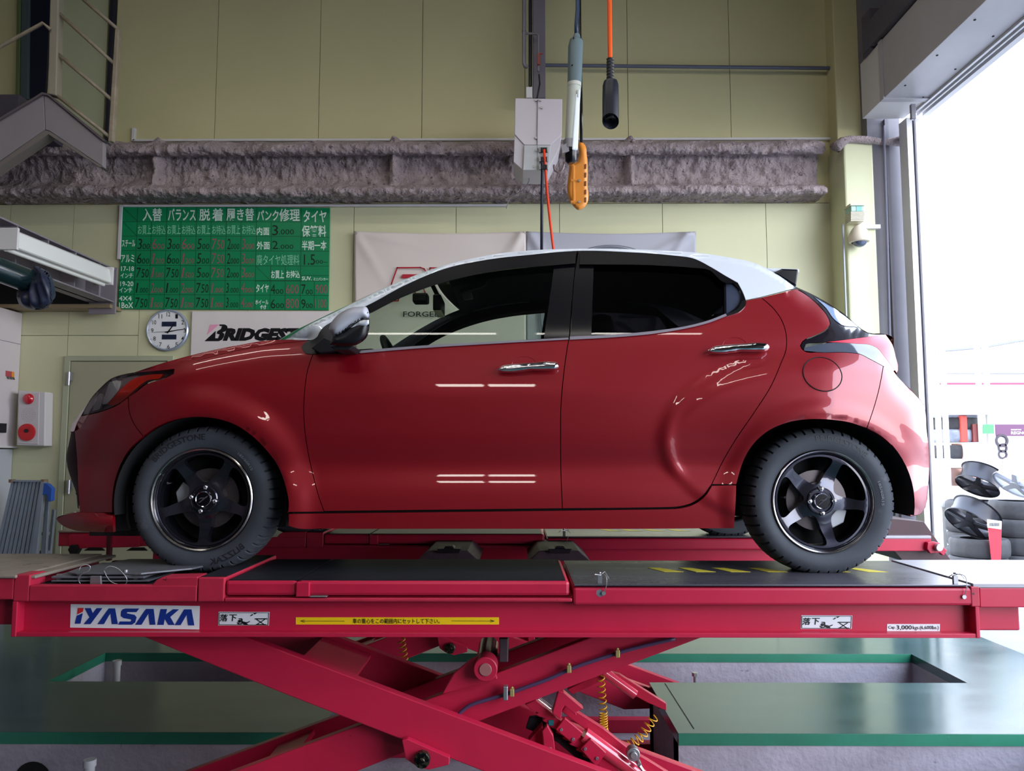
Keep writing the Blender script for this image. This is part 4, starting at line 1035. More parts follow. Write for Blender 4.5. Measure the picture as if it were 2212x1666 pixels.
# safety ratchet, cylinder and covers
def C7(x, y): return (900 + x / 3.687, 1360 + y / 3.687)
def c7p(name, pts, Y, t, m=None, bev=.003): return lp_(name, m or M_lift, MB().pprism([C7(*q) for q in pts], Y, t), bev)
c7p('ratchet_shade_sheet', [(900, 700), (1000, 690), (1640, 1215), (1600, 1290), (1450, 1180), (1250, 1010), (1120, 900), (1010, 850), (870, 790)], 3.20, .02, MATS['parts_and_shade_black'], .002)  # black sheet painting the shaded void behind the teeth
teeth = []
for i in range(13):
    a = i / 13; x = 862 + (1560 - 862) * a; y = 600 + (1210 - 600) * a
    teeth += [(x, y), (x + 52, y + 18), (x + 30, y + 32)] if i else [(x, y)]
c7p('ratchet_bar', [(950, 560), (1820, 1290), (1600, 1290)] + teeth[::-1], 3.16, .03)
c7p('ratchet_plate', [(1180, 705), (1328, 828), (1250, 915), (1108, 800)], 3.13, .02); c7p('ratchet_plate', [(1385, 868), (1512, 985), (1430, 1095), (1305, 955)], 3.13, .02)
for x, y in ((1152, 802), (1247, 878), (1343, 955), (1437, 1030)):
    p = V(*C7(x, y), 3.125); lp_('plate_screw', mat('screw_grey', (130, 112, 124), r=.4, metal=.5), MB().cyl(p, .0065, .01, 'y', 12), .001)
p = V(*C7(1072, 745), 3.155); lp_('teal_label', mat('teal_sticker', (20, 110, 116), r=.5), MB().box(p.x - .010, p.x + .010, p.y, p.y + .01, p.z - .010, p.z + .010), 0)
c7p('pawl', [(1040, 762), (1090, 850), (1108, 1005), (1015, 960), (1000, 812)], 3.10, .03)
p = V(*C7(1060, 972), 3.09); lp_('pawl_pin', M_pin, MB().cyl(p, .013, .03, 'y', 16), .001, smooth=30)
c7p('pawl_block', [(888, 892), (1002, 765), (1015, 960), (960, 940)], 3.14, .05)
c7p('bracket_head', [(1130, 488), (1172, 500), (1330, 632), (1272, 660), (1272, 690), (1180, 610), (1160, 640), (1150, 720), (1080, 672)], 3.12, .04)
c7p('cylinder_cover', [(1155, 655), (1190, 600), (1490, 790), (1700, 960), (1840, 1040), (2080, 1190), (2020, 1290), (1800, 1130), (1560, 940), (1330, 790)], 3.20, .03)
cy = [V(*C7(x, y), 3.17) for x, y in ((1330, 835), (1700, 1105), (1900, 1250))]
lp_('hydraulic_cylinder', mat('cylinder_pink', (204, 60, 84), r=.14, coat=1), MB().tube(cy, .030, 20), 0, smooth=40)
cy = [V(*C7(x, y), 3.3) for x, y in ((960, 560), (1060, 640))]
lp_('cylinder_rod', M_chr, MB().tube(cy, .016, 14), 0, smooth=40)
cy = [V(*C7(x, y), 3.6) for x, y in ((1490, 340), (1740, 520))]
lp_('link_rod', mat('cylinder_pink', (0, 0, 0)), MB().tube(cy, .022, 14), 0, smooth=40)
c7p('rear_link', [(1200, 480), (1510, 330), (1620, 360), (1990, 590), (1990, 650), (1840, 585), (1500, 400), (1240, 520)], 3.62, .03)
p = V(*C7(1727, 1000), 3.12); lp_('cylinder_pin', M_zinc, MB().cyl(p, .026, .04, 'y', 20).cyl(p - Vector((0, .012, 0)), .014, .02, 'y', 14), .002, smooth=30)
p = V(*C7(1775, 1085), 3.11); lp_('pipe_elbow', M_zinc, MB().cyl(p, .010, .04, 'y', 10).tube([p, p + Vector((.02, 0, -.03)), p + Vector((.0, 0, -.09))], .007, 8), 0, smooth=30)
def coil(pts, R, turns, r=.0028, nm='air_hose_coil'):
    P_ = [Vector(p) for p in pts]; path = []; n = turns * 14
    for i in range(n + 1):
        t = i / n; s = t * (len(P_) - 1); k = min(int(s), len(P_) - 2); f = s - k
        c_ = P_[k].lerp(P_[k + 1], f); d = (P_[k + 1] - P_[k]).normalized(); a = Vector((0, 1, 0)); b = d.cross(a).normalized()
        th = 2 * PI * turns * t; path.append(c_ + (a * math.cos(th) + b * math.sin(th)) * R)
    lp_(nm, mat('yellow_coil', (214, 160, 24), r=.35), MB().tube(path, r, 6), 0, smooth=0)
coil([V(1297, 1462, 3.55), V(1303, 1540, 3.55), V(1304, 1575, 3.55), V(1312, 1600, 3.55)], .017, 19)
coil([V(1350, 1618, 3.5), V(1385, 1592, 3.5), V(1413, 1548, 3.5)], .020, 8)
coil([V(866, 1380, 3.75), V(874, 1432, 3.75)], .018, 5)
# base frame in the pit
lp_('base_rail', M_lift, MB().box(-1.5, 1.75, 2.98, 3.05, -.42, -.34).box(-1.5, 1.75, 3.38, 3.45, -.42, -.34), .003)

# far lift: copy of every part, shifted to the far wheels
lift2 = empty('scissor_lift', (-.035, 3.2 + 1.61, -.42), 'second red scissor lift, behind, under the far side wheels', 'car lift')
for ch in list(lift.children):
    if ch.name.split('.')[0] in ('ramp_plate_x',): continue
    c = ch.copy(); COL.objects.link(c); c.parent = lift2
# end flap and cranked arms only on the far lift
f = V(2022, 1182, 4.5)
def lq(name, m, mb, bev=.003): return mb.build(name, m, lift2, bevel=bev)
lq('end_flap', mat('flap_dark', (58, 30, 36), r=.45, var=.2, vscale=6), MB().prism([V(u, v, 4.56) for u, v in [(1905, 1118), (1996, 1127), (2060, 1218), (1950, 1212), (1930, 1190)]], (0, .5, 0)))
lq('flap_bracket', M_lift, MB().pprism([(2004, 1172), (2015, 1170), (2030, 1173), (2046, 1190), (2038, 1201), (2030, 1194), (2010, 1196), (2003, 1186)], 4.49, .03))
lq('flap_bolt', M_zinc, MB().cyl(f - Vector((0, .04, 0)), .021, .05, 'y', 14))
p = V(162, 1187, 4.5); lq('flap_bolt', mat('black_knob', (20, 18, 20), r=.4), MB().cyl(p - Vector((0, .02, 0)), .032, .04, 'y', 6))
lq('stop_plate', M_lift, MB().pprism([(148, 1157), (152, 1155), (300, 1153), (300, 1182), (152, 1186), (148, 1182)], 4.5, .03))
lq('stop_post', mat('stop_dark', (74, 16, 26), r=.5), MB().pbox(229, 1155, 238, 1212, 4.49, .03))
for a in (180, 272): lq('slot', M_seal, MB().pprism([(a, 1190), (a + 12, 1183), (a + 38, 1183), (a + 46, 1190)], 4.488, .01), 0)

# ---- stickers on the near beam
YS = YL + .045 - .0012
def st_sheet(name, quad, m): MB().prism([V(u, v, YS) for u, v in quad], (0, .001, 0)).build(name, m, lift)
def C3(x, y): return (120 + x / 3.814, 1280 + y / 3.814)
M_stk = mat('sticker_white', (214, 216, 222), r=.35, c2=(120, 118, 122), thr=.68, tscale=60)
M_ink = mat('sticker_black', (14, 14, 20), r=.4); M_blue = mat('logo_blue', (24, 50, 134), r=.35); M_lred = mat('logo_red', (196, 40, 46), r=.4)
st_sheet('maker_plate', [C3(125, 97), C3(1188, 112), C3(1183, 306), C3(120, 290)], M_stk)
def flat(polys, name, m, f=C3, Y=YS - .0012, parent=lift, **k):
    mb = MB()
    for q in polys: mb.prism([V(*f(x, y), Y) for x, y in q], (0, .0008, 0))
    return mb.build(name, m, parent, **k)
flat([[(183, 128), (232, 128), (225, 160), (177, 182)]], 'maker_lettering', M_lred)
flat([[(175, 192), (224, 171), (205, 258), (158, 258)],
      [(240, 130), (290, 130), (306, 172), (338, 130), (386, 130), (288, 262), (232, 262), (278, 205)],
      [(345, 262), (438, 132), (490, 132), (513, 262), (464, 262), (452, 172), (398, 262)],
      [(540, 158), (552, 140), (575, 133), (690, 133), (665, 163), (592, 163), (586, 172), (650, 185), (668, 205), (656, 248), (630, 266), (515, 266), (530, 240), (615, 240), (625, 232), (620, 222), (560, 212), (538, 195)],
      [(655, 267), (745, 136), (808, 136), (823, 267), (775, 267), (765, 175), (708, 267)],
      [(865, 138), (918, 138), (908, 182), (968, 139), (1018, 140), (945, 203), (982, 269), (930, 269), (900, 220), (890, 268), (838, 268)],
      [(1060, 140), (1120, 140), (1143, 272), (1092, 272), (1080, 185), (1030, 270), (982, 270)]], 'maker_lettering', M_blue)
def warn(u0, v0):
    """falling hazard sticker, 110 x 30 px"""
    def q(x, y): return (u0 + (x - 1338) / 3.814, v0 + (y - 160) / 3.814)
    st_sheet('warning_sticker', [q(1342, 160), q(1762, 162), q(1756, 272), q(1338, 272)], M_stk)
    L_ = lambda a, b, w=7: [(a[0], a[1] - w / 2), (b[0], b[1] - w / 2), (b[0], b[1] + w / 2), (a[0], a[1] + w / 2)] if abs(a[0] - b[0]) > abs(a[1] - b[1]) else [(a[0] - w / 2, a[1]), (b[0] - w / 2, b[1]), (b[0] + w / 2, b[1]), (a[0] + w / 2, a[1])]
    head = [(1515 + 13 * math.cos(i * PI / 6), 238 + 13 * math.sin(i * PI / 6)) for i in range(12)]
    frame = [L_((1348, 168), (1756, 168), 4), L_((1346, 266), (1750, 268), 4), L_((1348, 168), (1346, 266), 4), L_((1756, 168), (1750, 268), 4)]
    flat(frame + [head, [(1508, 214), (1535, 214), (1540, 222), (1540, 240), (1530, 236), (1528, 222), (1508, 220)], [(1528, 236), (1575, 246), (1600, 236), (1602, 242), (1575, 256), (1590, 268), (1560, 268), (1530, 252)], [(1495, 246), (1515, 256), (1535, 254), (1535, 262), (1505, 264), (1495, 252)],
          [(1602, 192), (1622, 178), (1628, 186), (1608, 196)], [(1630, 172), (1660, 170), (1640, 182)], [(1642, 214), (1745, 214), (1745, 222), (1642, 222)], L_((1655, 222), (1722, 268), 8), L_((1725, 222), (1652, 268), 8), [(1650, 262), (1735, 262), (1735, 268), (1650, 268)]], 'warning_print', M_ink, f=q)
    letters([('落', (*q(1350, 180), *q(1420, 240)), dict(bold=.02, shear=.15)), ('下', (*q(1430, 182), *q(1495, 238)), dict(bold=.02, shear=.1))], YS - .0012, 'warning_lettering', M_ink, lift)
warn(471, 1322); warn(1730, 1329.5)
st_sheet('notice_strip', [(639, 1334), (1078, 1334), (1078, 1349.5), (639, 1349.5)], mat('strip_yellow', (228, 190, 20), r=.4))
letters([('車の重心をこの範囲内にセットして下さい。', (762, 1336.5, 950, 1347.5), dict(bold=.012))], YS - .0012, 'notice_lettering', M_ink, lift)
flat([[(652, 1341.6), (744, 1341.8), (744, 1342.6), (652, 1342.4)], [(648, 1342), (658, 1339), (658, 1339.9), (650.5, 1342), (658, 1344.1), (658, 1345)], [(975, 1341.3), (1068, 1341.7), (1068, 1342.5), (975, 1342.1)], [(1069, 1342), (1059, 1339), (1059, 1339.9), (1066.5, 1342), (1059, 1344.1), (1059, 1345)]], 'notice_arrows', M_ink, f=lambda x, y: (x, y))
st_sheet('capacity_sticker', [(1916.5, 1348.5), (2030.5, 1348.5), (2030, 1364.5), (1916, 1364.5)], M_stk)
letters([('Cap.', (1919, 1352, 1935, 1360.5), dict(bold=.01)), ('3,000', (1937, 1351, 1970, 1362), dict(bold=.015)), ('kgs.(6,600lbs.)', (1972, 1352, 2028, 1362), dict(bold=.01))], YS - .0012, 'capacity_lettering', M_ink, lift)
# grease smudge
# ---- wheel turntable set aside on the tray
tt = empty('turntable_plate', V(240, 1262, 3.05), 'grey stacked wheel turntable plates with wire loops at left end of lift', 'lift plate')
M_tp = mat('plate_grey', (108, 110, 118), r=.4, metal=.4, var=.12, vscale=12)
z0 = LZ(1267)
def C6(x, y): return (x / 3.427, 1180 + y / 3.427)
def tbox(u0, u1, Y0_, Y1_, a, b): return MB().box(XU(u0, Y0_), XU(u1, Y0_), Y0_, Y1_, a, b)
tbox(124, 332, 2.97, 3.36, z0 + .004, z0 + .010).build('base_plate', M_tp, tt, bevel=.002)
tbox(124, 322, 2.975, 3.34, z0 + .016, z0 + .024).build('middle_plate', M_tp, tt, bevel=.002)
MB().prism([Vector((XU(a, 3.0), b, z0 + .030)) for a, b in [(158, 3.0), (185, 2.975), (322, 2.975), (400, 3.1), (440, 3.36), (190, 3.36), (150, 3.1)]], (0, 0, .007)).build('top_plate', M_tp, tt, bevel=.002)
for a in (135, 180, 300): tbox(a, a + 8, 2.99, 3.0, z0 + .01, z0 + .03).build('spacer', M_zinc, tt)
MB().pprism([C6(668, 222), C6(745, 222), C6(748, 292), C6(662, 292)], 2.955, .01).build('clip', M_zinc, tt, bevel=.002)
p = V(*C6(930, 200), 3.0); MB().cyl((p.x, p.y, p.z - .012), .009, .025, 'z', 12).build('pin', M_zinc, tt, smooth=30)
def loop(pts, Y): MB().tube(catmull([V(*C6(*q), Y + i * .004) for i, q in enumerate(pts)], .006), .0013, 6).build('wire_loop', mat('wire_steel', (196, 198, 204), r=.3, metal=.7), tt, smooth=0)
loop([(585, 180), (600, 150), (640, 138), (668, 150), (655, 185), (620, 200), (590, 225), (585, 265), (600, 280)], 2.94)
loop([(775, 170), (800, 152), (860, 160), (910, 200), (940, 250), (935, 275), (880, 282), (820, 262), (785, 215), (770, 180)], 2.94)
MB().tube([V(*C6(930, 222), 2.98), V(*C6(1180, 195), 3.05)], .003, 8).build('handle_rod', M_zinc, tt)
# jack saddles standing between the lifts
for (u, v, Y, s) in ((970, 1192, 4.05, 1), (1210, 1192, 4.05, 1)):
    t = MB().prism([V(a, b, Y) for a, b in [(u - 70, 1213), (u - 45, 1190), (u + 40, 1190), (u + 66, 1213)]], (0, .5, 0)).build('jack_bracket', mat('bracket_grey', (72, 62, 70), r=.5, var=.2, vscale=20), lift2, bevel=.004)
    MB().pprism([(u - 22, 1196), (u - 26, 1186), (u + 26, 1186), (u + 22, 1196)], Y - .03, .1).pprism([(u - 12, 1186), (u - 8, 1180), (u + 8, 1180), (u + 12, 1186)], Y - .02, .08).build('jack_saddle', M_rub, t, bevel=.003)
# ------------------------------------------------------------ things on the back wall
def C2(x, y): return (240 + x / 3.95, 420 + y / 3.95)
YP = YW - .022
board = empty('price_board', V(485, 668, YP), 'green price board with handwritten white black and red Japanese writing', 'price board')
quad = [C2(95, 105), C2(1867, 115), C2(1855, 988), C2(58, 978)]
MB().prism([V(u, v, YP) for u, v in quad], (0, .018, 0)).build('panel', mat('board_green', (12, 134, 84), r=.35, var=.06, vscale=2), board, bevel=.002)
M_gl_ = mat('board_line', (10, 66, 40), r=.6)
ln = MB()
def gl(x0, y0, x1, y1, w=3.4):
    a = Vector(C2(x0, y0)); b = Vector(C2(x1, y1)); d = (b - a).normalized(); n = Vector((-d.y, d.x)) * w / 3.95 / 2
    ln.prism([V(*(a + n), YP - .001), V(*(b + n), YP - .001), V(*(b - n), YP - .001), V(*(a - n), YP - .001)], (0, .0008, 0))
def cx(xt, xb, y): return xt + (xb - xt) * (y - 110) / 870
for xt, xb, y0, y1 in [(228, 192, 110, 978), (350, 320, 232, 979), (478, 450, 110, 980), (600, 582, 232, 981), (730, 712, 110, 982), (857, 838, 232, 983), (985, 968, 110, 984), (1112, 1097, 232, 985), (1243, 1227, 110, 985), (1368, 1366, 235, 482), (1362, 1355, 612, 985), (1490, 1483, 612, 985), (1625, 1612, 112, 986), (1738, 1733, 740, 987)]:
    gl(cx(xt, xb, y0) if xt > 1370 or xt < 1300 else xt, y0, cx(xt, xb, y1), y1)
for y0, x0, x1, dy in [(232, 100, 1622, 3), (356, 96, 1622, 3), (479, 92, 1862, 6), (604, 84, 1860, 8), (730, 74, 1615, 6), (853, 66, 1858, 10), (363, 1622, 1863, 2), (692, 1618, 1858, 0), (740, 1618, 1858, 2), (740, 1230, 1618, 0)]: gl(x0, y0, x1, y0 + dy)
gl(103, 112, 225, 228); gl(103, 235, 218, 352); gl(1237, 615, 1355, 732)
ln.build('ruled_lines', M_gl_, board)
W, K, R_ = [], [], []
def tx(L_, s, x0, y0, x1, y1, bold=.0, shear=.0): L_.append((s, (*C2(x0, y0), *C2(x1, y1)), dict(bold=bold, shear=shear)))
for s, b in [('入替', (268, 118, 435, 228)), ('バランス', (485, 120, 722, 226)), ('脱', (752, 122, 845, 226)), ('着', (862, 118, 955, 228)), ('履き替', (985, 118, 1220, 226)), ('パンク', (1245, 135, 1430, 224)), ('修理', (1435, 122, 1610, 230)), ('タイヤ', (1640, 135, 1838, 238)), ('保管料', (1628, 264, 1835, 362)), ('半期一本', (1628, 395, 1840, 478)), ('SUV.', (1628, 700, 1712, 734)), ('ミニバンカー', (1728, 710, 1850, 736)), ('タイヤ', (1236, 765, 1345, 836)), ('ホイール', (1230, 900, 1342, 940)), ('付', (1270, 945, 1325, 980)), ('スチール', (92, 388, 205, 448)), ('アルミ', (86, 515, 198, 582)), ('17-18', (85, 614, 196, 655)), ('インチ', (80, 672, 186, 714)), ('19-20', (78, 742, 190, 785)), ('インチ', (70, 795, 180, 838)), ('4X4', (66, 868, 175, 908)), ('1BoX', (68, 922, 188, 972)), ('お買上', (1365, 648, 1475, 720)), ('お持込', (1494, 650, 1610, 714)), ('内面', (1243, 280, 1350, 348)), ('外面', (1243, 402, 1354, 470))]: tx(W, s, *b, bold=.016)
T_ = []
for i, x in enumerate((228, 350, 480, 604, 733, 862, 988, 1118)): tx(T_, 'お買上' if i % 2 == 0 else 'お持込', x, 262, x + 114, 342, bold=.004)
tx(T_, '廃タイヤ処理料', 1240, 514, 1605, 604, bold=.002)
rows = [(378, 468, ['300', '600', '300', '600', '500', '750', '2000', '3000']), (502, 592, ['600', '1200', '600', '1200', '500', '750', '2000', '3000']), (626, 710, ['750', '1500', '750', '1500', '500', '750', '2000', '3000']), (756, 840, ['1.000', '2000', '1.000', '2000', '750', '1.000', '3.000', '4000']), (880, 966, ['750', '1500', '750', '1500', '750', '1.000', '3.000', '4000'])]
xs_t = [228, 350, 478, 600, 730, 857, 985, 1112]; xs_b = [192, 320, 450, 582, 712, 838, 968, 1097]
for y0, y1, vals in rows:
    for i, s in enumerate(vals):
        x = cx(xs_t[i], xs_b[i], (y0 + y1) / 2) + 10; L_ = K if i % 2 == 0 else R_
        # first digit tall, the rest small and low as written by hand
        f = 1 if '.' not in s else 1
        wd = 104 / len(s); tx(L_, s[0], x, y0, x + wd * 1.15, y1, shear=.15); tx(L_, s[1:], x + wd * 1.25, y0 + (y1 - y0) * .48 if s not in ('750',) else y0 + 10, x + 106, y1, shear=.1)
for s, b in [('3', (1375, 262, 1425, 350)), ('.000', (1432, 298, 1560, 342)), ('2', (1375, 396, 1425, 466)), ('.000', (1432, 428, 1555, 466)), ('1.5', (1645, 512, 1740, 602)), ('00~', (1745, 560, 1848, 592)), ('4', (1362, 768, 1400, 850)), ('00', (1404, 808, 1470, 850)), ('6', (1362, 895, 1402, 975)), ('00', (1406, 928, 1475, 972)), ('7', (1622, 768, 1660, 850)), ('00', (1662, 812, 1720, 855)), ('9', (1622, 895, 1660, 975)), ('00', (1662, 930, 1720, 972))]: tx(K, s, *b)
for s, b in [('600', (1492, 770, 1600, 848)), ('800', (1490, 890, 1602, 972)), ('900', (1745, 770, 1845, 848)), ('1100', (1740, 895, 1840, 970))]: tx(R_, s, *b)
YLt = YP - .0012
letters(W, YLt, 'white_lettering', mat('chalk_white', (214, 236, 224), r=.7), board, kind='stuff')
letters(T_, YLt, 'thin_white_lettering', mat('chalk_faint', (130, 206, 168), r=.7), board, kind='stuff')
letters(K, YLt, 'black_lettering', mat('marker_black', (12, 26, 16), r=.6), board, kind='stuff')
letters(R_, YLt, 'red_lettering', mat('marker_red', (140, 86, 92), r=.6), board, kind='stuff')

# wall clock
cl = empty('wall_clock', V(364, 760, YW), 'round white wall clock with two small screens under the green board', 'clock')
cc = V(364, 714, YW); r_ = 46 / F * YW
MB().lathe([(r_ * .9, -.028), (r_ * .955, -.034), (r_, -.024), (r_, 0)], cc, 'y', 56).build('rim', mat('clock_rim', (176, 186, 206), r=.25, metal=.4), cl, smooth=40)
MB().cyl(cc - Vector((0, .022, 0)), r_ * .93, .02, 'y', 48).build('dial', mat('clock_dial', (226, 228, 232), r=.5), cl)
its = []
for k in range(1, 13):
    a = math.radians(90 - 30 * k); x = 364 + 35 * math.cos(a); y = 714 - 35 * math.sin(a); wd = 4.6 if k < 10 else 7.0
    its.append((str(k), (x - wd / 2 - .4, y - 4.6, x + wd / 2 + .4, y + 4.6), dict(bold=.004)))
letters(its, cc.y - .0232, 'numerals', M_ink, cl)
tk = MB()
for k in range(12):
    a = math.radians(30 * k); b = Vector((math.sin(a), 0, math.cos(a))); t = Vector((b.z, 0, -b.x)) * .0018
    p = cc + b * r_ * .90 + Vector((0, -.0234, 0)); q = cc + b * r_ * .85 + Vector((0, -.0234, 0)); tk.prism([p + t, p - t, q - t, q + t], (0, .0008, 0))
tk.build('tick_marks', M_ink, cl)
for v0, s in ((695, '5:12'), (723, '12 13')):
    MB().pbox(349.5, v0, 381, v0 + 10.5, cc.y - .024, .002).build('screen', mat('lcd_navy', (34, 44, 70), r=.2), cl)
    letters([(s, (354, v0 + 2, 377, v0 + 8.5))], cc.y - .0246, 'screen_digits', mat('lcd_digit', (16, 20, 34), r=.4), cl)
def hand(u, v, w, nm, back=.2, m=M_ink):
    a = V(363.5, 716.5, cc.y - .027); b = V(u, v, cc.y - .027); d = (b - a); t = Vector((d.z, 0, -d.x)).normalized() * w
    MB().prism([a - d * back + t, b + t * .5, b - t * .5, a - d * back - t], (0, .001, 0)).build(nm, m, cl)
hand(376, 700, .007, 'hour_hand'); hand(400, 710.5, .005, 'minute_hand'); hand(330, 718, .002, 'second_hand')

# maker sign beside the clock
sg = empty('tyre_maker_sign', V(620, 780, YW), 'white tyre maker signboard behind the red bonnet, with bold black slanted letters', 'sign')
MB().pbox(412.5, 672.5, 860, 800, YW - .03, .03).build('panel', mat('sign_white', (222, 214, 214), r=.4, var=.03), sg, bevel=.003)
YG = YW - .0315
flat([[(843, 1112), (922, 1110), (818, 1200)]], 'logo_triangle', mat('logo_pink', (232, 160, 190), r=.4), f=C2, Y=YG, parent=sg)
flat([[(925, 1110), (968, 1110), (985, 1118), (994, 1132), (990, 1152), (976, 1168), (950, 1178), (966, 1190), (962, 1215), (945, 1240), (920, 1253), (796, 1253), (893, 1164), (888, 1228), (912, 1228), (926, 1196), (900, 1188), (906, 1168), (936, 1150), (946, 1126), (922, 1122)]], 'sign_lettering', M_ink, f=C2, Y=YG, parent=sg)
letters([('RIDGESTONE', (*C2(952, 1140), *C2(1950, 1252)), dict(bold=.07, shear=.28))], YG, 'sign_lettering', M_ink, sg)

# cloth banners
def cloth(name, quadp, m, label, seed, folds, parent_label=None):
    root = empty(name, V((quadp[0][0] + quadp[1][0]) / 2, quadp[2][1], YW - .06), label, 'banner')
    nx, nz = 80, 60; vs = []
    for j in range(nz + 1):
        for i in range(nx + 1):
            a, b = i / nx, j / nz
            u = (quadp[0][0] * (1 - a) + quadp[1][0] * a) * (1 - b) + (quadp[3][0] * (1 - a) + quadp[2][0] * a) * b
            v = (quadp[0][1] * (1 - a) + quadp[1][1] * a) * (1 - b) + (quadp[3][1] * (1 - a) + quadp[2][1] * a) * b
            v += 5 * math.sin(PI * a) * (1 - b)
            y = YW - .045 + .012 * noise.noise(Vector((a * 3 + seed, b * 5, 0))) 
            for (fx, fy, gx, gy, am, wd) in folds:
                d = (a - fx) * gy - (b - fy) * gx; along = (a - fx) * gx + (b - fy) * gy
                if 0 < along < .6: y -= am * math.exp(-(d / wd) ** 2) * (1 - along / .6)
            vs.append(V(u, v, y))
    fs = [(j * (nx + 1) + i, j * (nx + 1) + i + 1, (j + 1) * (nx + 1) + i + 1, (j + 1) * (nx + 1) + i) for j in range(nz) for i in range(nx)]
    fs = [f[::-1] for f in fs]
    mb = MB(); mb.add(vs, fs); o = mb.build('cloth', m, root, smooth=0)
    s = o.modifiers.new('t', 'SOLIDIFY'); s.thickness = .002
    g = MB()
    for q in (quadp[0], quadp[1]):
        p = V(q[0] + (4 if q is quadp[0] else -4), q[1] + 5, YW - .06); g.cyl(p, .012, .01, 'y', 12)
    g.build('grommet', M_zinc, root)
    return root
M_cl1 = mat('banner_white', (216, 206, 200), r=.8); M_cl2 = mat('banner_grey', (176, 176, 186), r=.8)
b1 = cloth('banner', [(765, 499), (1136, 500), (1136, 815), (768, 815)], M_cl1, 'off white cloth banner with red outlined lettering behind the windshield', 1, [(0, 0, .5, 1, .012, .03), (.02, 0, 1, .25, .012, .03), (.98, 0, -.6, 1, .016, .03), (.98, 0, -.35, 1, .014, .025), (.5, .5, 1, .6, .01, .03)])
b2 = cloth('banner', [(1136, 500), (1504, 500), (1504, 815), (1137, 815)], M_cl2, 'grey cloth banner with a wheel picture, behind the car roof', 5, [(.02, 0, .5, 1, .03, .03), (.98, 0, -1, .6, .03, .03), (.96, 0, -.6, 1, .03, .03)])
YC_ = YW - .066
def stroke(L_, path, w):
    for i in range(len(path) - 1):
        a, b = Vector(path[i]), Vector(path[i + 1]); d = (b - a).normalized(); n = Vector((-d.y, d.x)) * w / 2; e_ = d * w * .4
        L_.append([tuple(a + n - e_), tuple(b + n + e_), tuple(b - n + e_), tuple(a - n - e_)])
idf = lambda x, y: (x, y)
L_ = []; stroke(L_, [(838, 650), (846, 612), (858, 578.5), (908, 578), (916, 581), (921, 588), (920, 600), (912, 616), (925, 650)], 3); stroke(L_, [(925, 650), (905, 650), (892, 622), (868, 622), (860, 650), (838, 650)], 3); stroke(L_, [(927, 590), (929, 579), (985, 579), (1000, 650)], 3)
L_.append([(866, 601), (870, 592.5), (906, 592.5), (902, 601)])
flat(L_, 'red_outline_lettering', mat('banner_red', (170, 30, 48), r=.7), f=idf, Y=YC_, parent=b1)
letters([('FORGED', (871, 673, 953, 684.5), dict(bold=.006))], YC_, 'black_lettering', M_ink, b1)
ring = MB(); c_ = V(1319, 682, YC_)
for r0, r1 in ((158, 156), (154, 150), (147, 146), (143, 141), (138, 137), (132, 128), (100, 94), (90, 88)):
    b_ = len(ring.v)
    for k in range(64):
        a = 2 * PI * k / 64
        for r in (r0, r1): ring.v.append(tuple(V(1319 + r * math.cos(a), 682 - r * .97 * math.sin(a), YC_)))
    for k in range(64):
        q = (b_ + 2 * k, b_ + 2 * ((k + 1) % 64), b_ + 2 * ((k + 1) % 64) + 1, b_ + 2 * k + 1); ring.f.append(q); ring.mi.append(0)
face_front(ring).build('wheel_picture', mat('banner_print_grey', (104, 106, 118), r=.7), b2)
L_ = []
for k in range(10):
    a = 2 * PI * k / 10; stroke(L_, [(1319 + 24 * math.cos(a), 682 + 24 * math.sin(a)), (1319 + 92 * math.cos(a), 682 + 92 * math.sin(a))], 6)
flat(L_, 'wheel_picture', MATS['banner_print_grey'], f=idf, Y=YC_, parent=b2)

# flush steel door at left
dr = empty('door_1', V(258, 1200, YW), None, None); dr['kind'] = 'structure'
M_door = mat('door_paint', (164, 162, 136), r=.45, var=.04)
zf = 0
x0, x1 = XU(143, YW, 780), XU(377, YW, 780); zt = ZV(769, YW)
MB().prism([Vector(q) for q in ((x0, YW - .03, 0), (x0 + .05, YW - .03, 0), (x0 + .05, YW - .03, zt - .045), (x1 - .05, YW - .03, zt - .045), (x1 - .05, YW - .03, 0), (x1, YW - .03, 0), (x1, YW - .03, zt), (x0, YW - .03, zt))], (0, .028, 0)).build('door_frame', mat('door_frame_paint', (170, 174, 148), r=.45), dr, bevel=.003)
MB().box(x0 + .055, x1 - .055, YW - .02, YW - .004, .02, zt - .05).build('door_leaf', M_door, dr, bevel=.003)
for v in (818, 1052):
    p = V(148, v, YW - .04); MB().cyl((p.x, p.y, p.z - .06), .013, .12, 'z', 12).box(p.x, p.x + .03, p.y, p.y + .02, p.z - .02, p.z + .055).build('hinge', M_zinc, dr, smooth=30)

# fire alarm box
fa = empty('fire_alarm_box', V(66, 966, YW), 'white fire alarm box with red lamp above red push button', 'fire alarm')
MB().pprism([(39, 844), (98, 847), (96, 964), (36, 962)], YW - .12, .12).build('case', mat('alarm_white', (206, 202, 204), r=.4), fa, bevel=.008)
MB().pprism([(41, 849), (85, 850), (82, 960), (38, 958)], YW - .125, .01).build('door', mat('alarm_door', (198, 192, 196), r=.4), fa, bevel=.003)
p = V(61.5, 862, YW - .125); MB().sphere(p, (.048, .035, .048), 20, 12).build('lamp', mat('alarm_red_lens', (190, 20, 40), r=.12, coat=1), fa, smooth=0)
p = V(58.5, 934, YW - .125); MB().lathe([(.075, 0), (.073, -.012), (.05, -.018), (.03, -.012), (.0, -.012)], p, 'y', 36).build('button_plate', mat('alarm_red', (196, 34, 40), r=.35), fa, smooth=40)
MB().cyl(p + Vector((0, -.02, .012)), .016, .012, 'y', 16).build('push_button', M_trim, fa)
dots = MB()
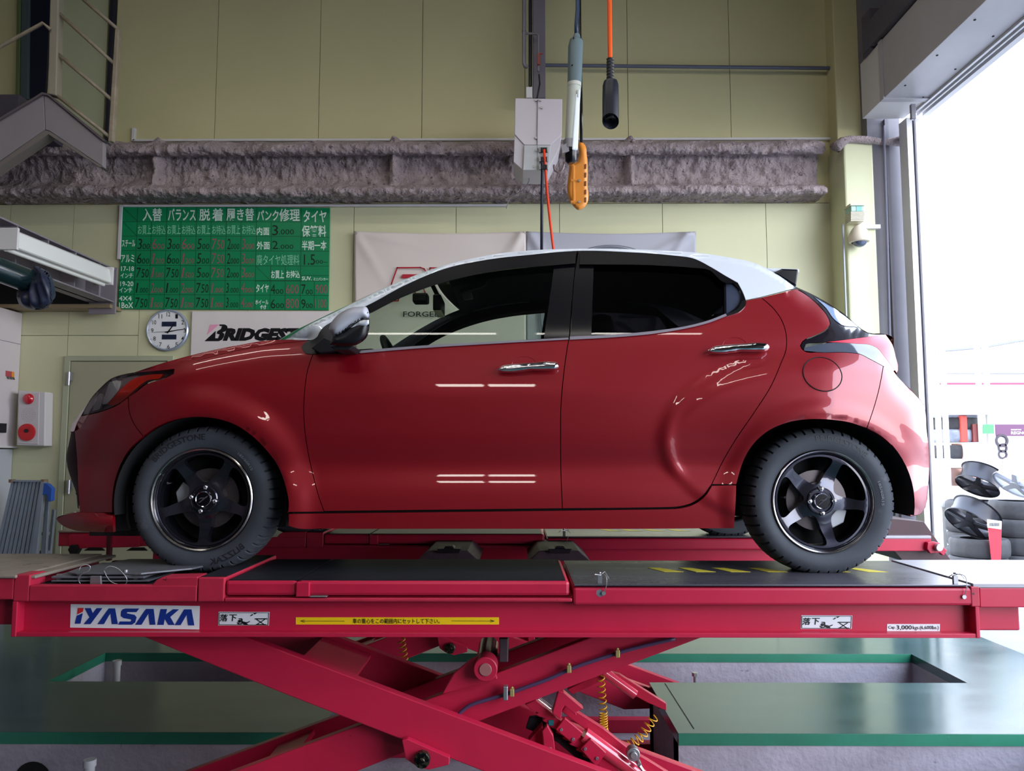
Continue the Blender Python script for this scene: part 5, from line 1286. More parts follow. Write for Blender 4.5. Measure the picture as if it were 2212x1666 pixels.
for i in range(1, 5):
    for k in range(6 * i):
        a = 2 * PI * k / (6 * i); q = V(61 + 3.6 * i * math.cos(a), 896 - 3.6 * i * math.sin(a), YW - .1262); dots.box(q.x - .0022, q.x + .0022, q.y, q.y + .001, q.z - .0022, q.z + .0022)
dots.build('speaker_holes', mat('hole_grey', (140, 134, 136)), fa, kind='stuff')

# white cabinet at the left edge
xk = XU(28, 6.72)
cb = empty('white_cabinet', (xk - .3, 6.0, ZV(968, 6.72)), 'white wall cabinet cut by the left edge of the photo', 'cabinet')
MB().box(-5.2, xk, 5.4, YW - .003, ZV(965, 6.72), ZV(675, 6.72)).build('body', mat('cabinet_white', (204, 196, 200), r=.45), cb, bevel=.004)
MB().box(xk, xk + .001, 5.4, YW - .01, ZV(742, 6.72) - .003, ZV(742, 6.72)).build('door_gap', M_dark, cb)
MB().box(-5.2, xk + .03, 5.4, YW - .003, ZV(968, 6.72), ZV(964, 6.72)).build('shelf_edge', M_white, cb, bevel=.003)
MB().box(-5.2, xk - .02, 5.4, YW - .003, 0, ZV(970, 6.72)).build('base_unit', mat('cabinet_grey', (176, 178, 186), r=.5), cb, bevel=.004)
def yk(u): return xk * F / (u - 1116)
for ua, ub, m_ in ((2, 15, mat('picture_red', (176, 70, 80), r=.5)), (15.5, 21, mat('picture_orange', (226, 140, 50), r=.5))):
    MB().box(xk, xk + .002, yk(ua), yk(ub), ZV(813, 6.6), ZV(801, 6.6)).build('sticker', m_, cb)
for a in (5, 11, 17): MB().tube([Vector((xk + .003, yk(a), ZV(813, 6.6))), Vector((xk + .012, yk(a), ZV(818, 6.6))), Vector((xk + .012, yk(a + 2.5), ZV(818, 6.6))), Vector((xk + .003, yk(a + 3), ZV(813, 6.6)))], .003, 6).build('hook', M_trim, cb)
MB().box(xk, xk + .02, yk(-6), yk(6), ZV(935, 6.6), ZV(915, 6.6)).build('latch', M_trim, cb)

# folded aluminium work platform leaning on the wall
lad = empty('folding_platform', V(50, 1230, 6.4), 'folded aluminium work platform leaning on wall under the fire alarm', 'ladder')
M_alu = mat('aluminium', (150, 158, 170), r=.35, metal=.6, var=.08, vscale=9)
def lean(pts, Y, t, nm, m=M_alu, bev=.003): MB().pprism(pts, Y, t).build(nm, m, lad, bevel=bev)
for k in range(9):
    a = 24 + k * 7.9; b = -22 + k * 9.5
    lean([(a, 1040), (a + 6.6, 1040), (b + 8.2, 1240), (b, 1240)], 6.42 + (k % 2) * .006, .02, 'deck_slat')
lean([(18, 1037), (96, 1038), (96, 1042), (18, 1041)], 6.40, .05, 'head_bar')
lean([(88, 1041), (96, 1041), (74, 1240), (62, 1240)], 6.38, .04, 'side_rail'); lean([(100, 1044), (107, 1060), (96, 1240), (84, 1240)], 6.48, .03, 'leg')
lean([(112, 1100), (118, 1102), (104, 1240), (96, 1240)], 6.58, .03, 'leg')
for v in (1110, 1150, 1190): lean([(78, v), (104, v), (103, v + 7), (77, v + 7)], 6.5, .03, 'rung')
lean([(94, 1043), (102, 1046), (112, 1056), (110, 1082), (104, 1084), (101, 1068), (91, 1070)], 6.38, .05, 'blue_bracket', mat('blue_plastic', (40, 84, 170), r=.4))
for a in (18, 88): lean([(a, 1036), (a + 7, 1036), (a + 7, 1043), (a, 1043)], 6.385, .06, 'corner_cap', mat('cap_brown', (120, 100, 80), r=.6))

# ------------------------------------------------------------ stair structure at upper left
M_str = mat('stringer_grey', (140, 134, 138), r=.5, var=.06, vscale=3)
M_rail = mat('rail_beige', (150, 138, 118), r=.55, var=.2, vscale=12, c2=(84, 66, 50), thr=.66, tscale=30)
stair = empty('steel_stair', V(100, 350, 5.9), 'grey painted steel stair and landing with rails at upper left', 'stair')
Ys = 5.75
MB().pprism([(-140, 340), (0, 257), (76, 211), (90, 203), (94, 203), (97, 280), (0, 347), (-140, 440)], Ys, .05).build('stringer', M_str, stair, bevel=.004)
MB().pprism([(95, 203), (104, 206), (223, 304), (222, 360), (106, 282), (98, 280)], Ys, .05).build('stringer', M_str, stair, bevel=.004)
MB().pprism([(-140, 442), (0, 349), (97, 281), (106, 283), (222, 361), (214, 361), (104, 290), (0, 360), (-140, 452)], Ys, .10).build('soffit', mat('soffit_grey', (120, 112, 108), r=.6), stair, bevel=.002)
MB().pprism([(-140, 334), (0, 253), (76, 208), (90, 199), (104, 202), (228, 303), (223, 305), (103, 206), (90, 204), (0, 258), (-140, 341)], Ys - .02, .10).build('edge_plate', mat('edge_dark', (98, 88, 92), r=.6), stair, bevel=.002)
MB().pprism([(109, -60), (128, -60), (121, 206), (103, 202)], Ys - .03, .08).build('post', mat('post_beige', (152, 144, 128), r=.5), stair, bevel=.008)
MB().pprism([(248, 62), (257, 60), (243, 305), (233, 305)], Ys - .02, .045).build('post', M_rail, stair, bevel=.006)
for a, b in (((172, -8), (253, 62)), ((120, 22), (246, 137)), ((117, 110), (242, 216)), ((110, 196), (237, 296))):
    MB().tube([V(*a, Ys + .0), V(*b, Ys + .0)], .014, 10).build('rail', M_rail, stair, smooth=0)
MB().tube([V(-60, 134, Ys - .05), V(0, 101, Ys - .05), V(93, 50, Ys - .05), V(108, 63, Ys - .05)], .014, 10).build('rail', M_rail, stair, smooth=0)
# landing slab and doorway in shadow behind the stair
MB().box(-5.6, XU(58, 6.0, 230), 5.9, YW - .01, ZV(262, 6.0), ZV(213, 6.0)).build('landing', mat('landing_dark', (70, 66, 76), r=.6), stair, bevel=.004)
dd = empty('door_2', V(50, 213, YW), None, None); dd['kind'] = 'structure'
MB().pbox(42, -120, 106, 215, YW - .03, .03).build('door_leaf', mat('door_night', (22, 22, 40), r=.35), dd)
MB().pprism([(38, -120), (46, -120), (41, 213), (33, 213)], YW - .06, .06).build('door_frame', mat('frame_green', (92, 106, 66), r=.5), dd, bevel=.003)
MB().pprism([(48, -120), (64, -120), (60, 213), (43, 213)], YW - .055, .05).build('door_frame', mat('frame_grey', (70, 84, 84), r=.5), dd, bevel=.003)
dk = MB().pprism([(243, -120), (251, -120), (231, 304), (226, 304)], YW - .07, .07); dk.build('trim_10', mat('gap_navy', (20, 20, 36), r=.7), None, kind='structure')
pn = MB().pprism([(128, -120), (240, -120), (222, 300), (112, 300)], YW - .03, .025); pn.build('trim_11', mat('pale_door_panel', (178, 182, 148), r=.5), None, kind='structure', bevel=.004)

# crane rail beam with fluorescent work lamp, hose and sack
crb = empty('rail_beam', (-3.5, 5.4, 2.6), 'grey steel beam with welded stiffeners reaching out from wall at left', 'beam')
M_bm = mat('beam_grey', (132, 126, 134), r=.5, var=.1, vscale=5, c2=(96, 74, 66), thr=.68, tscale=16)
xb = XU(249, 6.6, 620); zt_, zb_ = ZV(580, 6.6), ZV(580, 6.6) - .30
def fx(Y): return xb
MB().box(xb - .22, xb, 2.2, 6.6, zt_ - .012, zt_).build('top_flange', M_bm, crb, bevel=.002)
MB().box(xb - .22, xb, 2.2, 6.6, zb_, zb_ + .012).build('bottom_flange', M_bm, crb, bevel=.002)
MB().box(xb - .14, xb - .12, 2.2, 6.6, zb_, zt_).build('web', M_bm, crb)
for k in range(11): MB().box(xb - .12, xb - .004, 6.35 - k * .36, 6.362 - k * .36, zb_ + .012, zt_ - .012).build('stiffener', M_bm, crb)
MB().box(xb - .22, xb + .012, 6.59, 6.61, zb_ - .1, zt_ + .01).build('end_plate', M_bm, crb, bevel=.002)
wb = MB().box(-5.6, XU(252, 6.66, 665), 6.55, YW - .003, ZV(669, 6.66), ZV(661, 6.66)); wb.build('trim_12', mat('tan_steel', (138, 122, 96), r=.5), None, kind='structure', bevel=.002)
MB().box(-5.6, XU(213, 6.6, 620), 6.60, YW - .003, ZV(661, 6.66), ZV(590, 6.66)).build('shade_trim', M_dark, None, kind='structure')  # dark box added to stand for the shade beneath the beam
# lamp
lm = empty('work_lamp', (-3.3, 4.9, 2.72), 'white fluorescent work lamp mounted along the grey steel beam', 'lamp')
p0, p1 = V(233, 591, 6.25), V(2, 497, 4.95)
def strip(off0, off1, nm, m, r=None):
    a = V(*off0, 6.25); b = V(*off1, 4.9); MB().tube([a, b], r, 18).build(nm, m, lm, smooth=50)
cen0, cen1 = V(224, 598, 6.2), V(14, 518, 5.0)
d_ = (cen1 - cen0).normalized(); up = Vector((0, 0, 1)); sd = d_.cross(up).normalized()
def sweep(prof_, nm, m, a=cen0, b=cen1, thick=0):
    vs = [a + sd * x + up * z for x, z in prof_] + [b + sd * x + up * z for x, z in prof_]; n = len(prof_)
    mb = MB(); mb.add(vs, [(i, (i + 1) % n, (i + 1) % n + n, i + n) for i in range(n)] + [tuple(range(n))[::-1], tuple(range(n, 2 * n))]); mb.build(nm, m, lm, bevel=.002)
sweep([(-.03, .075), (.03, .075), (.05, .06), (-.05, .06)], 'housing', M_white)
sweep([(-.07, -.05), (-.06, -.058), (.06, -.058), (.07, -.05), (.05, .06), (-.05, .06)], 'reflector', mat('lamp_white', (222, 224, 222), r=.35))
MB().tube([cen0 - up * .06, cen1 - up * .06], .020, 14).build('tube', mat('tube_white', (236, 238, 236), r=.25), lm, smooth=60)
for q in (cen0, cen1): MB().box(q.x - .08, q.x + .08, q.y - .01, q.y + .01, q.z - .07, q.z + .08).build('end_cap', M_white, lm, bevel=.004)
# green pipe and cloth sack
gp = V(-30, 572, 4.9); ge = V(70, 610, 5.2)
MB().tube([gp + (gp - ge) * 2, gp, ge], .082, 28).build('exhaust_pipe', mat('pipe_dark_green', (18, 38, 42), r=.18, coat=.5), None, smooth=40, label='dark green glossy exhaust pipe at left edge below the work lamp', cat='pipe')
sk = outline([[(80, 574), (98, 584), (112, 598), (119, 618), (118, 640), (108, 660), (88, 670), (62, 668), (44, 658), (37, 640), (46, 626), (66, 616), (76, 600), (80, 574)]], 3)
pb = pillow(sk, 5.2, .12, 22, sp=3.2, back=.8)
for i, v_ in enumerate(pb.v):
    x, y, z = v_; n_ = noise.noise(Vector((x * 26 + z * 6, y * 2, z * 5))) * .035; pb.v[i] = (x + n_ * .4, y + n_, z)
pb.build('cloth_sack', mat('sack_navy', (36, 42, 66), r=.4), None, smooth=0, label='dark navy cloth sack tied over the end of the green pipe', cat='sack')

# ------------------------------------------------------------ column, pipes and hanging gear in the middle
def C4(x, y): return (1050 + x / 2.975, y / 2.975)
M_pst = mat('post_purple_grey', (108, 100, 110), r=.5, var=.06)
MB().box(XU(1151, 6.4, 100), XU(1178, 6.4, 100), 6.4, 6.52, ZV(212, 6.4), 6.3).build('hanging_post', M_pst, None, label='grey square steel post coming down to the cord reel box', cat='post', bevel=.006)
M_pipe = mat('grey_pipe', (128, 124, 130), r=.4, metal=.2)
M_pipd = mat('dark_pipe', (40, 40, 48), r=.4)
vp = [V(1132, -60, 6.35), V(1132, 138, 6.35), V(1134, 143, 6.35), V(1140, 144.5, 6.35)]
mb = MB().tube(vp, .017, 12).tube([V(1132, 72, 6.35), V(1160, 73, 6.33), V(1163, 77, 6.33), V(1163, 155, 6.33)], .010, 10).cyl(V(1132, 68, 6.35) , .02, .001, 'z', 12)
mb.build('air_pipe', M_pipe, None, smooth=50, label='thin grey air pipe with elbow beside the hanging post', cat='pipe')
MB().tube([V(1145.5, -60, 6.45), V(1145.5, 186, 6.45)], .016, 12).build('cable_pipe', M_pipd, None, smooth=50, label='dark vertical cable pipe next to the hanging post', cat='pipe')
hp_ = MB().tube([V(1176, 141, YW - .06), V(1500, 144.5, YW - .06), V(1862, 148, YW - .06)], .016, 12)
hp_.build('wall_pipe', mat('pipe_blue_grey', (92, 96, 112), r=.4), None, smooth=50, label='long horizontal grey pipe along the upper wall', cat='pipe')
# valve
vv = MB().cyl(V(1163.5, 155, 6.31), .012, .05, 'z', 10); p = V(1163.5, 128, 6.31)
MB().box(p.x - .012, p.x + .012, p.y - .012, p.y + .012, p.z - .05, p.z + .05).box(p.x, p.x + .04, p.y - .006, p.y + .006, p.z + .045, p.z + .055).build('air_valve', mat('valve_red', (150, 70, 56), r=.5), None, label='small red handled air valve on pipe above the reel box', cat='valve', bevel=.003)
# reel box
rb = empty('cord_reel_box', V(1163, 368, 6.2), 'white steel box hung on post with orange and black cords coming out', 'reel box')
Yr = 5.95
MB().pprism([C4(188, 630), C4(490, 636), C4(487, 865), C4(475, 940), C4(398, 1096), C4(238, 1094), C4(176, 1040), C4(183, 862)], Yr, .32).build('case', mat('reel_box_white', (196, 190, 196), r=.4), rb, bevel=.004)
MB().pprism([C4(188, 632), C4(488, 637), C4(486, 864), C4(415, 932), C4(245, 930), C4(184, 862)], Yr - .012, .012).build('front_cover', mat('reel_cover', (204, 196, 202), r=.4), rb, bevel=.003)
MB().pprism([C4(245, 932), C4(415, 934), C4(400, 1094), C4(238, 1092)], Yr - .02, .022).build('lower_cover', mat('reel_lower', (186, 188, 190), r=.4), rb, bevel=.003)
MB().pprism([C4(330, 640), C4(333, 640), C4(330, 1090), C4(327, 1090)], Yr - .022, .01).build('cover_seam', mat('seam_grey', (120, 116, 122)), rb)
for x, y in ((320, 642), (348, 642), (322, 885), (321, 965), (307, 1070), (357, 690)):
    MB().cyl(V(*C4(x, y), Yr - .026), .010, .01, 'y', 10).build('screw', M_zinc, rb)
for y in (962, 1022, 1072):
    MB().pbox(*C4(342, y - 15), *C4(398, y + 15), Yr - .04, .03).build('cord_guide', M_trim, rb, bevel=.003)
    p = V(*C4(370, y), Yr - .05)
    for s in (-1, 1): MB().cyl((p.x + s * .03, p.y, p.z - .02), .006, .04, 'z', 8).build('guide_roller', M_zinc, rb)
MB().tube(catmull([V(*C4(372, 960), Yr - .06), V(*C4(378, 1040), Yr - .03), V(*C4(395, 1260), Yr), V(*C4(418, 1480), Yr), V(*C4(440, 1660), Yr)], .1), .0105, 10).build('orange_cord', mat('cord_orange', (226, 62, 20), r=.5), rb, smooth=0, label='orange cord')
MB().tube([V(*C4(360, 1040), Yr - .05), V(*C4(362, 1080), Yr - .02), V(*C4(358, 1300), Yr), V(*C4(357, 1660), Yr)], .012, 10).build('black_cord', mat('cord_navy', (26, 28, 46), r=.5), rb, smooth=0)
MB().tube(catmull([V(*C4(268, 1094), Yr + .1), V(*C4(278, 1160), Yr + .2), V(*C4(235, 1225), Yr + .28), V(*C4(160, 1265), Yr + .35), V(*C4(130, 1340), Yr + .5)], .05), .004, 6).build('thin_wire', M_zinc, rb, smooth=0)
MB().tube([V(*C4(340, 480), 6.3), V(*C4(345, 540), 6.2), V(*C4(328, 632), 6.15)], .007, 8).build('feed_wire', M_trim, rb, smooth=0)
MB().pbox(*C4(258, 558), *C4(296, 628), 6.1, .06).build('bracket', M_white, rb, bevel=.003)

# hanging work light stick
Yk = 4.1
wl_ = empty('hanging_work_light', V(1240, 355, Yk), 'long slim grey and white work light hanging from dark cord', 'work light')
def axis(x, y): return V(*C4(x, y), Yk)
g0, g1, g2, g3, g4 = axis(578, 250), axis(566, 535), axis(567, 540), axis(545, 900), axis(545, 965)
M_grip = mat('grip_grey_green', (98, 116, 122), r=.4)
MB().tube([axis(583, 222), axis(581, 250), axis(581, 262)], [.016, .024, .036], 20).tube([axis(580, 262), axis(575, 300), axis(568, 535)], [.037, .0415, .039], 24).build('grip', M_grip, wl_, smooth=45)
MB().tube([axis(566, 536), axis(566, 560)], .0395, 24).build('collar', mat('collar_white', (200, 200, 192), r=.4), wl_, smooth=45)
MB().tube([axis(566, 560), axis(546, 905)], [.038, .034], 24).build('body', mat('light_body', (190, 194, 184), r=.4), wl_, smooth=45)
MB().pprism([C4(578, 600), C4(606, 600), C4(590, 960), C4(553, 960)], Yk - .040, .02).build('lens', mat('light_lens', (226, 234, 246), r=.15, coat=1, emit=.25), wl_, bevel=.006)
MB().pprism([C4(584, 572), C4(606, 570), C4(604, 624), C4(582, 626)], Yk - .045, .02).build('switch', mat('switch_white', (226, 228, 232), r=.4), wl_, bevel=.008)
MB().tube([axis(540, 903), axis(538, 958)], .036, 24).pprism([C4(484, 940), C4(540, 905), C4(535, 972), C4(490, 984)], Yk - .03, .06).build('foot_clamp', mat('clamp_grey', (138, 134, 138), r=.4), wl_, smooth=45)
MB().tube([axis(545, 958), axis(545, 1035), axis(548, 1050)], [.033, .031, .02], 22).build('end_cap', M_blk, wl_, smooth=45)
MB().tube(catmull([axis(500, 1040), axis(495, 1080), axis(470, 1112), axis(440, 1095), axis(436, 1060)], .02), .006, 8).build('hook', mat('hook_brown', (110, 92, 92), r=.4), wl_, smooth=0)
MB().tube([axis(588, 60) + Vector((0, 0, 3.0)), axis(588, 60), axis(580, 160), axis(580, 224)], .011, 10).build('cord', mat('cord_blue', (34, 56, 84), r=.4), wl_, smooth=0)
MB().cyl(axis(559, 268) - Vector((0, .042, 0)), .004, .01, 'y', 10).cyl(axis(550, 442) - Vector((0, .042, 0)), .004, .01, 'y', 10).build('grip_screw', M_blk, wl_)

# orange cable with black end connector
oc = empty('hanging_connector', V(*C4(800, 830), Yk), 'black rubber connector on a straight orange cable, right of the work light', 'connector')
def bx_(x, y, Y=Yk): return V(*C4(x, y), Y)
MB().tube([bx_(792, -80) + Vector((0, 0, 2.6)), bx_(792, -80), bx_(797, 380)], [.0125, .0125, .0125], 14).build('cable', mat('cable_orange', (240, 90, 14), r=.45), oc, smooth=50)
bt = []
for i in range(14): bt += [(bx_(798, 380 + i * 10), .0200 if i % 2 == 0 else .0175)]
bt = [(p, r * 1.08) for p, r in bt]
MB().tube([p for p, r in bt], [r for p, r in bt], 18).build('strain_relief', M_trim, oc, smooth=30)
mb = MB(); n = 26; prof2 = [(512, .02), (524, .038), (550, .045), (640, .0465), (720, .0465), (780, .0465)]
mb.tube([bx_(800, y) for y, r in prof2], [r * .98 for y, r in prof2], 28, caps=False)
# slanted mouth: pull the last ring down at the right
b_ = len(mb.v) - 28
for k in range(28):
    x, y, z = mb.v[b_ + k]; c_ = bx_(800, 780); t = (x - c_.x) / .046; mb.v[b_ + k] = (x, y, z - .006 * t - .026 * ((y - c_.y) / .046))
mb.build('shell', mat('connector_black', (28, 30, 42), r=.35), oc, smooth=40)
mb = MB(); c_ = bx_(800, 770)
mb.tube([c_ + Vector((0, 0, .04)), c_ + Vector((0, 0, .012))], .041, 28).build('plug_face', M_blk, oc, smooth=40)
for r in (.024, .014): MB().lathe([(r, 0), (r + .004, 0), (r + .004, -.012), (r, -.012)], c_ + Vector((0, -.004, .012)), 'z', 24).build('contact_ring', M_rimb, oc, smooth=40)

# yellow crane pendant
cp = empty('crane_pendant', V(1248, 455, 4.5), 'orange yellow crane control pendant hanging behind the work light', 'crane control')
Yp = 4.5
o = outline([[C4(535, 1050), C4(538, 1290), C4(560, 1325), C4(590, 1350), C4(630, 1335), C4(648, 1310), C4(652, 1180), C4(648, 1000), C4(634, 930), C4(610, 912), C4(600, 915), C4(598, 1000), C4(585, 1040), C4(535, 1050)]], 3)
M_pen = mat('pendant_amber', (206, 128, 44), r=.4, var=.05)
pillow(o, Yp, .034, 8, sp=4, back=1).build('body', M_pen, cp, smooth=0)
for y in (1162, 1300): MB().cyl(V(*C4(545, y), Yp - .03), .010, .045, 'x', 12).build('boss', M_pen, cp, smooth=40); 
for y in (1160, 1296): MB().cyl(V(*C4(598, y), Yp - .045), .007, .015, 'y', 10).build('screw', M_zinc, cp)
for y in (1055, 1110, 1165, 1220, 1270): MB().pprism([C4(630, y), C4(646, y - 4), C4(645, y + 28), C4(630, y + 32)], Yp - .036, .02).build('button_slot', mat('slot_dark', (120, 62, 20), r=.5), cp, bevel=.003)
MB().pprism([C4(552, 1060), C4(572, 1060), C4(574, 1310), C4(556, 1310)], Yp - .038, .02).build('rib', M_pen, cp, bevel=.005)
MB().tube([V(*C4(603, 200), Yp) + Vector((0, 0, 3.0)), V(*C4(603, 200), Yp), V(*C4(612, 700), Yp), V(*C4(612, 920), Yp)], .009, 10).build('cable', M_blk, cp, smooth=0)

# security devices on the column
def C5(x, y): return (1750 + x / 2.686, y / 2.686)
YK = 6.42
al = empty('sensor_lamp', V(1851, 478, YK), 'small cream sensor with clear band above the dome camera', 'sensor')
MB().pbox(*C5(232, 1180), *C5(318, 1192), YK - .13, .13).build('cap', mat('sensor_cream', (206, 202, 178), r=.4), al, bevel=.004)
MB().pbox(*C5(238, 1192), *C5(312, 1226), YK - .115, .115).build('lens_band', mat('band_teal', (150, 186, 172), r=.15), al, bevel=.003)
MB().pbox(*C5(268, 1190), *C5(300, 1226), YK - .118, .01).build('indicator', mat('teal', (90, 160, 150), r=.2), al)
for k in range(7): MB().pbox(*C5(236, 1228 + k * 8), *C5(318 - k, 1234 + k * 8), YK - .12, .12).build('louver', MATS['sensor_cream'], al, bevel=.002)
MB().pbox(*C5(240, 1228), *C5(312, 1284), YK - .105, .105).build('body', MATS['sensor_cream'], al)
dc = empty('dome_camera', V(1856, 537, YK), 'white dome security camera on the column right of the banners', 'camera')
pc = V(1856, 520, YK - .10)
MB().lathe([(.010, .135), (.024, .128), (.048, .108), (.068, .078), (.080, .045), (.086, .015), (.084, 0)], tuple(pc), 'z', 32).build('hood', mat('camera_cream', (220, 208, 188), r=.35), dc, smooth=50)
MB().sphere((pc.x + .004, pc.y, pc.z + .002), (.060, .060, .058), 24, 14).build('dome', mat('dome_smoke', (84, 96, 120), r=.06, coat=1), dc, smooth=0)
MB().lathe([(.084, 0), (.080, -.012), (.062, -.016)], tuple(pc), 'z', 32).build('ring', MATS['camera_cream'], dc, smooth=40)
MB().box(pc.x - .05, pc.x + .03, pc.y + .05, YK - .002, pc.z + .01, pc.z + .06).build('arm', MATS['camera_cream'], dc, bevel=.006)
MB().pbox(*C5(275, 1302), *C5(410, 1326), YK - .03, .03).build('wall_conduit', M_white, None, label='short white horizontal conduit beside the dome camera', cat='conduit', bevel=.003)
MB().pbox(*C5(212, 1298), *C5(220, 2600), YK - .02, .02).build('wall_conduit', mat('conduit_edge', (170, 178, 196), r=.4), None, label='thin pale vertical conduit down the column edge', cat='conduit', bevel=.002)
MB().tube([V(*C5(425, 730), 6.36), V(*C5(445, 1330), 6.36), V(*C5(470, 2300), 6.36)], .012, 8).build('wall_conduit', mat('conduit_grey', (104, 104, 122), r=.5), None, label='thin grey vertical conduit beside the door jamb', cat='conduit', smooth=50)

# ------------------------------------------------------------ yard outside the doorway
M_ot = mat('stored_tyre', (46, 46, 50), r=.7, var=.2, vscale=20)
def flat_tyre(mb, c, R, w):
    n = 48
    mb.lathe([(R * .62, .02 * w), (R * .68, 0), (R * .93, 0), (R * .985, w * .12), (R, w * .3), (R, w * .7), (R * .985, w * .88), (R * .93, w), (R * .68, w), (R * .62, w * .98)], c, 'z', n, rfun=lambda i, k, r: r - (.006 if 2 < i < 7 and k % 3 == 0 else 0))
def stored(u, v, Y, R, w, label, group=None):
    p = V(u, v, Y); mb = MB(); flat_tyre(mb, p, R, w)
    o = mb.build('stored_tire', M_ot, None, smooth=35, label=label, cat='tire', group=group); return p
def stack(u, Y, n, R=.31, w=.185, lab='', zb=-.02, top='top', g=None):
    x = XU(u, Y)
    names = {0: 'lowest', n - 1: 'topmost'}
    for k in range(n):
        mb = MB(); flat_tyre(mb, Vector((x + (k % 2) * .02, Y, zb + k * w)), R, w * .97)
        pos = names.get(k, ['second', 'third', 'fourth', 'fifth'][k - 1] + ' from the ground')
        mb.build('stored_tire', M_ot, None, smooth=35, label='black tyre lying flat in %s, %s' % (lab, pos), cat='tire', group='tyres stacked in the yard')
    return Vector((x, Y, zb + n * w))
t1 = stack(2101, 8.75, 2, .30, .20, 'the short stack nearest the lift ramp')
t2 = stack(2098, 9.65, 4, .33, .19, 'the stack behind the leaning black wheel')
t3 = stack(2182, 8.95, 4, .27, .20, 'the stack behind the red price card')
t4 = stack(2302, 8.85, 4, .29, .20, 'the rightmost stack')
def spare_wheel(c, R, w, tilt, rot, m, label):
    root = empty('spare_wheel', c, label, 'wheel'); mb = MB()
    mb.lathe([(R, 0), (R * 1.01, .01), (R * .93, .02), (R * .90, w * .3), (R * .88, w * .6), (R * .93, w * .95), (R, w)], (0, 0, 0), 'z', 40)
    sp = MB()
    for k in range(5):
        a = 2 * PI * k / 5; d = Vector((math.cos(a), math.sin(a), 0)); n = Vector((-d.y, d.x, 0)) * R * .10
        sp.prism([d * R * .15 + n * 1.4, d * R * .92 + n, d * R * .92 - n, d * R * .15 - n * 1.4], (0, 0, .03))
    sp.cyl((0, 0, -.005), R * .25, .05, 'z', 20)
    M4 = Matrix.Translation(c) @ Matrix.Rotation(rot, 4, 'Z') @ Matrix.Rotation(tilt, 4, 'Y')
    for b_, nm in ((mb, 'barrel'), (sp, 'spokes')):
        b_.v = [tuple(M4 @ Vector(q)) for q in b_.v]; b_.build(nm, m, root, smooth=40)
M_sw = mat('black_wheel', (40, 40, 46), r=.3, metal=.5); M_ssv = mat('silver_wheel', (180, 184, 196), r=.3, metal=.5)
spare_wheel(V(2092, 1132, 8.7), .26, .2, .75, .3, M_sw, 'black alloy wheel leaning on the short tyre stack')
spare_wheel(t2 + Vector((.05, 0, .16)), .25, .22, .6, .4, M_sw, 'black alloy wheel lying tilted on the rear tyre stack')
spare_wheel(t3 + Vector((.1, .1, .16)), .25, .22, .7, .2, M_ssv, 'silver alloy wheel tilted on the stack by the red card')
pcx = empty('price_card', V(2148, 1216, 8.4), 'red and white upright price card among the stacked tyres', 'card')
MB().pprism([(2133, 1122), (2164, 1126), (2162, 1216), (2143, 1216)], 8.4, .01).build('card', mat('card_red', (196, 30, 50), r=.5), pcx)
MB().pprism([(2133, 1122), (2164, 1126), (2163, 1144), (2134, 1140)], 8.39, .008).build('header', M_white, pcx)
for i in range(9): MB().pbox(2138 + i * 2.4, 1130, 2139.2 + i * 2.4, 1137, 8.387, .002).build('printed_bar', M_ink, pcx)
# tyre rack with wrapped tyres
rk = empty('tyre_rack', V(2080, 1216, 9.9), 'white steel storage rack with shelves seen through the doorway', 'rack')
M_rk = mat('rack_white', (226, 226, 228), r=.4)
for u in (2032, 2048, 2124, 2142): MB().pbox(u - 4, 700, u + 4, 1225, 9.9, .06).build('upright', M_rk, rk, bevel=.004)
for v in (992, 1080, 880): MB().pbox(2028, v, 2146, v + 16, 9.88, .8).build('shelf', M_rk, rk, bevel=.004)
for i, (v, Y) in enumerate(((990, 9.95), (956, 9.95), (930, 9.95), (906, 9.95))):
    mb = MB(); p = V(2052, v, 10.35); flat_tyre(mb, (p.x, p.y, p.z), .36, .17)
    mb.build('stored_tire', mat('wrapped_tyre', (120, 126, 140), r=.25, var=.3, vscale=8) if i in (1, 3) else M_ot, None, smooth=35, label='%s tyre lying on the rack shelf, %s of four' % ('plastic wrapped' if i in (1, 3) else 'bare black', ['lowest', 'second', 'third', 'topmost'][i]), cat='tire', group='tyres on the rack')
M_cart = mat('carton_pink', (214, 170, 160), r=.8)
MB().pbox(2084, 958, 2120, 993, 9.95, .3).build('carton', M_cart, None, label='pink carton on the upper rack shelf', cat='carton', bevel=.004)
MB().pbox(2052, 1012, 2120, 1050, 9.95, .3).build('carton', M_cart, None, label='wide pink and white carton on lower rack shelf', cat='carton', bevel=.004)
for a, v0, v1, m_, lab in ((2076, 898, 955, (190, 60, 50), 'red roll standing on the rack shelf'), (2102, 916, 955, (120, 60, 60), 'brown pack standing on the rack shelf')):
    MB().pbox(a, v0, a + 14, v1, 9.97, .15).build('carton', mat('pack%d' % a, m_, r=.5), None, label=lab, cat='pack', bevel=.004)
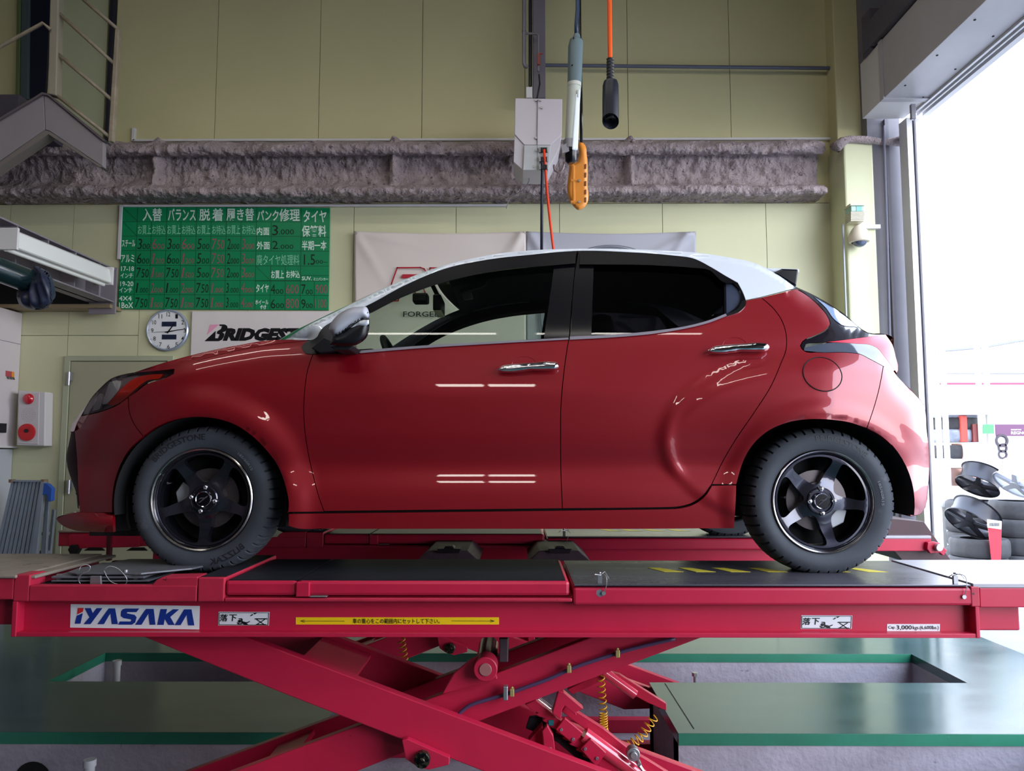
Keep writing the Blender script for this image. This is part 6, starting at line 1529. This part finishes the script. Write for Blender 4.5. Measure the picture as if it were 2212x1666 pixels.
# tyre posters on a display board
ps = empty('tyre_display', V(2200, 1050, 10.4), 'tall display board with purple tyre posters at right edge', 'display board')
MB().pbox(2146, 900, 2330, 1040, 10.4, .04).build('board', M_rk, ps, bevel=.003)
MB().pbox(2151, 917, 2330, 942, 10.39, .01).build('header', mat('poster_purple', (92, 52, 84), r=.5), ps)
letters([('REGNO', (2184, 932, 2218, 938.5), dict(bold=.02)), ('BRIDGESTONE', (2184, 927, 2206, 930))], 10.388, 'lettering', M_stk, ps)
for (u, v, r) in ((2164, 952, 14), (2166, 968, 10), (2166, 982, 10), (2172, 1024, 14)):
    p = V(u, v, 10.385); k_ = 10.385 / F; MB().lathe([(r * .6 * k_, 0), (r * .7 * k_, -.01), (r * k_, -.01), (r * k_, 0)], p, 'y', 28).build('tyre_picture', mat('pic_dark', (60, 50, 60), r=.5), ps, smooth=40)
p = V(2206, 1022, 10.385); MB().lathe([(14 * 10.4 / F, 0), (14 * 10.4 / F, -.01), (17 * 10.4 / F, -.01), (17 * 10.4 / F, 0)], p, 'y', 28).build('tyre_picture', mat('pic_green', (150, 220, 40), r=.5), ps, smooth=40)
MB().pbox(2158, 995, 2330, 1008, 10.39, .01).build('price_strip', mat('strip_mint', (180, 220, 206), r=.5), ps)
MB().pbox(2124, 917, 2147, 937, 9.86, .01).build('green_tag', mat('tag_green', (70, 190, 90), r=.5), None, label='green and white tag on the rack upright', cat='tag')
# canopy roof and white building beyond
cn = empty('canopy', V(2140, 760, 11.5), 'white canopy roof with thin frame over the tyre yard', 'canopy')
MB().tube([V(2024, 756, 11), V(2120, 748, 11), V(2205, 733, 11), V(2500, 690, 11)], .04, 8).build('frame_tube', mat('frame_zinc', (160, 160, 166), r=.4, metal=.5), cn, smooth=40)
MB().tube([V(2024, 806, 11.4), V(2500, 806, 11.4)], .02, 8).build('frame_tube', MATS['frame_zinc'], cn, smooth=40)
MB().pbox(2024, 827, 2500, 831, 11.4, .05).build('red_band', mat('band_red', (210, 60, 90), r=.5), cn)
MB().prism([V(2024, 752, 11), V(2500, 684, 11), V(2500, 684, 15), V(2024, 752, 15)], (0, 0, .03)).build('roof_sheet', M_rk, cn)
for u in (2016, 2300): MB().box(XU(u, 11.2), XU(u, 11.2) + .09, 11.2, 11.29, -.02, ZV(752, 11.2)).build('post', M_rk, cn)
bd = empty('building', (8, 15, 0), 'white building wall across the yard behind the rack', 'building')
MB().box(4.5, 24, 15.5, 16.5, -.02, 3.4).build('wall', mat('building_white', (232, 232, 232), r=.6), bd)
MB().box(7.5, 10, 15.42, 15.5, -.02, 2.3).build('shutter', mat('building_shutter', (210, 214, 220), r=.5), bd)
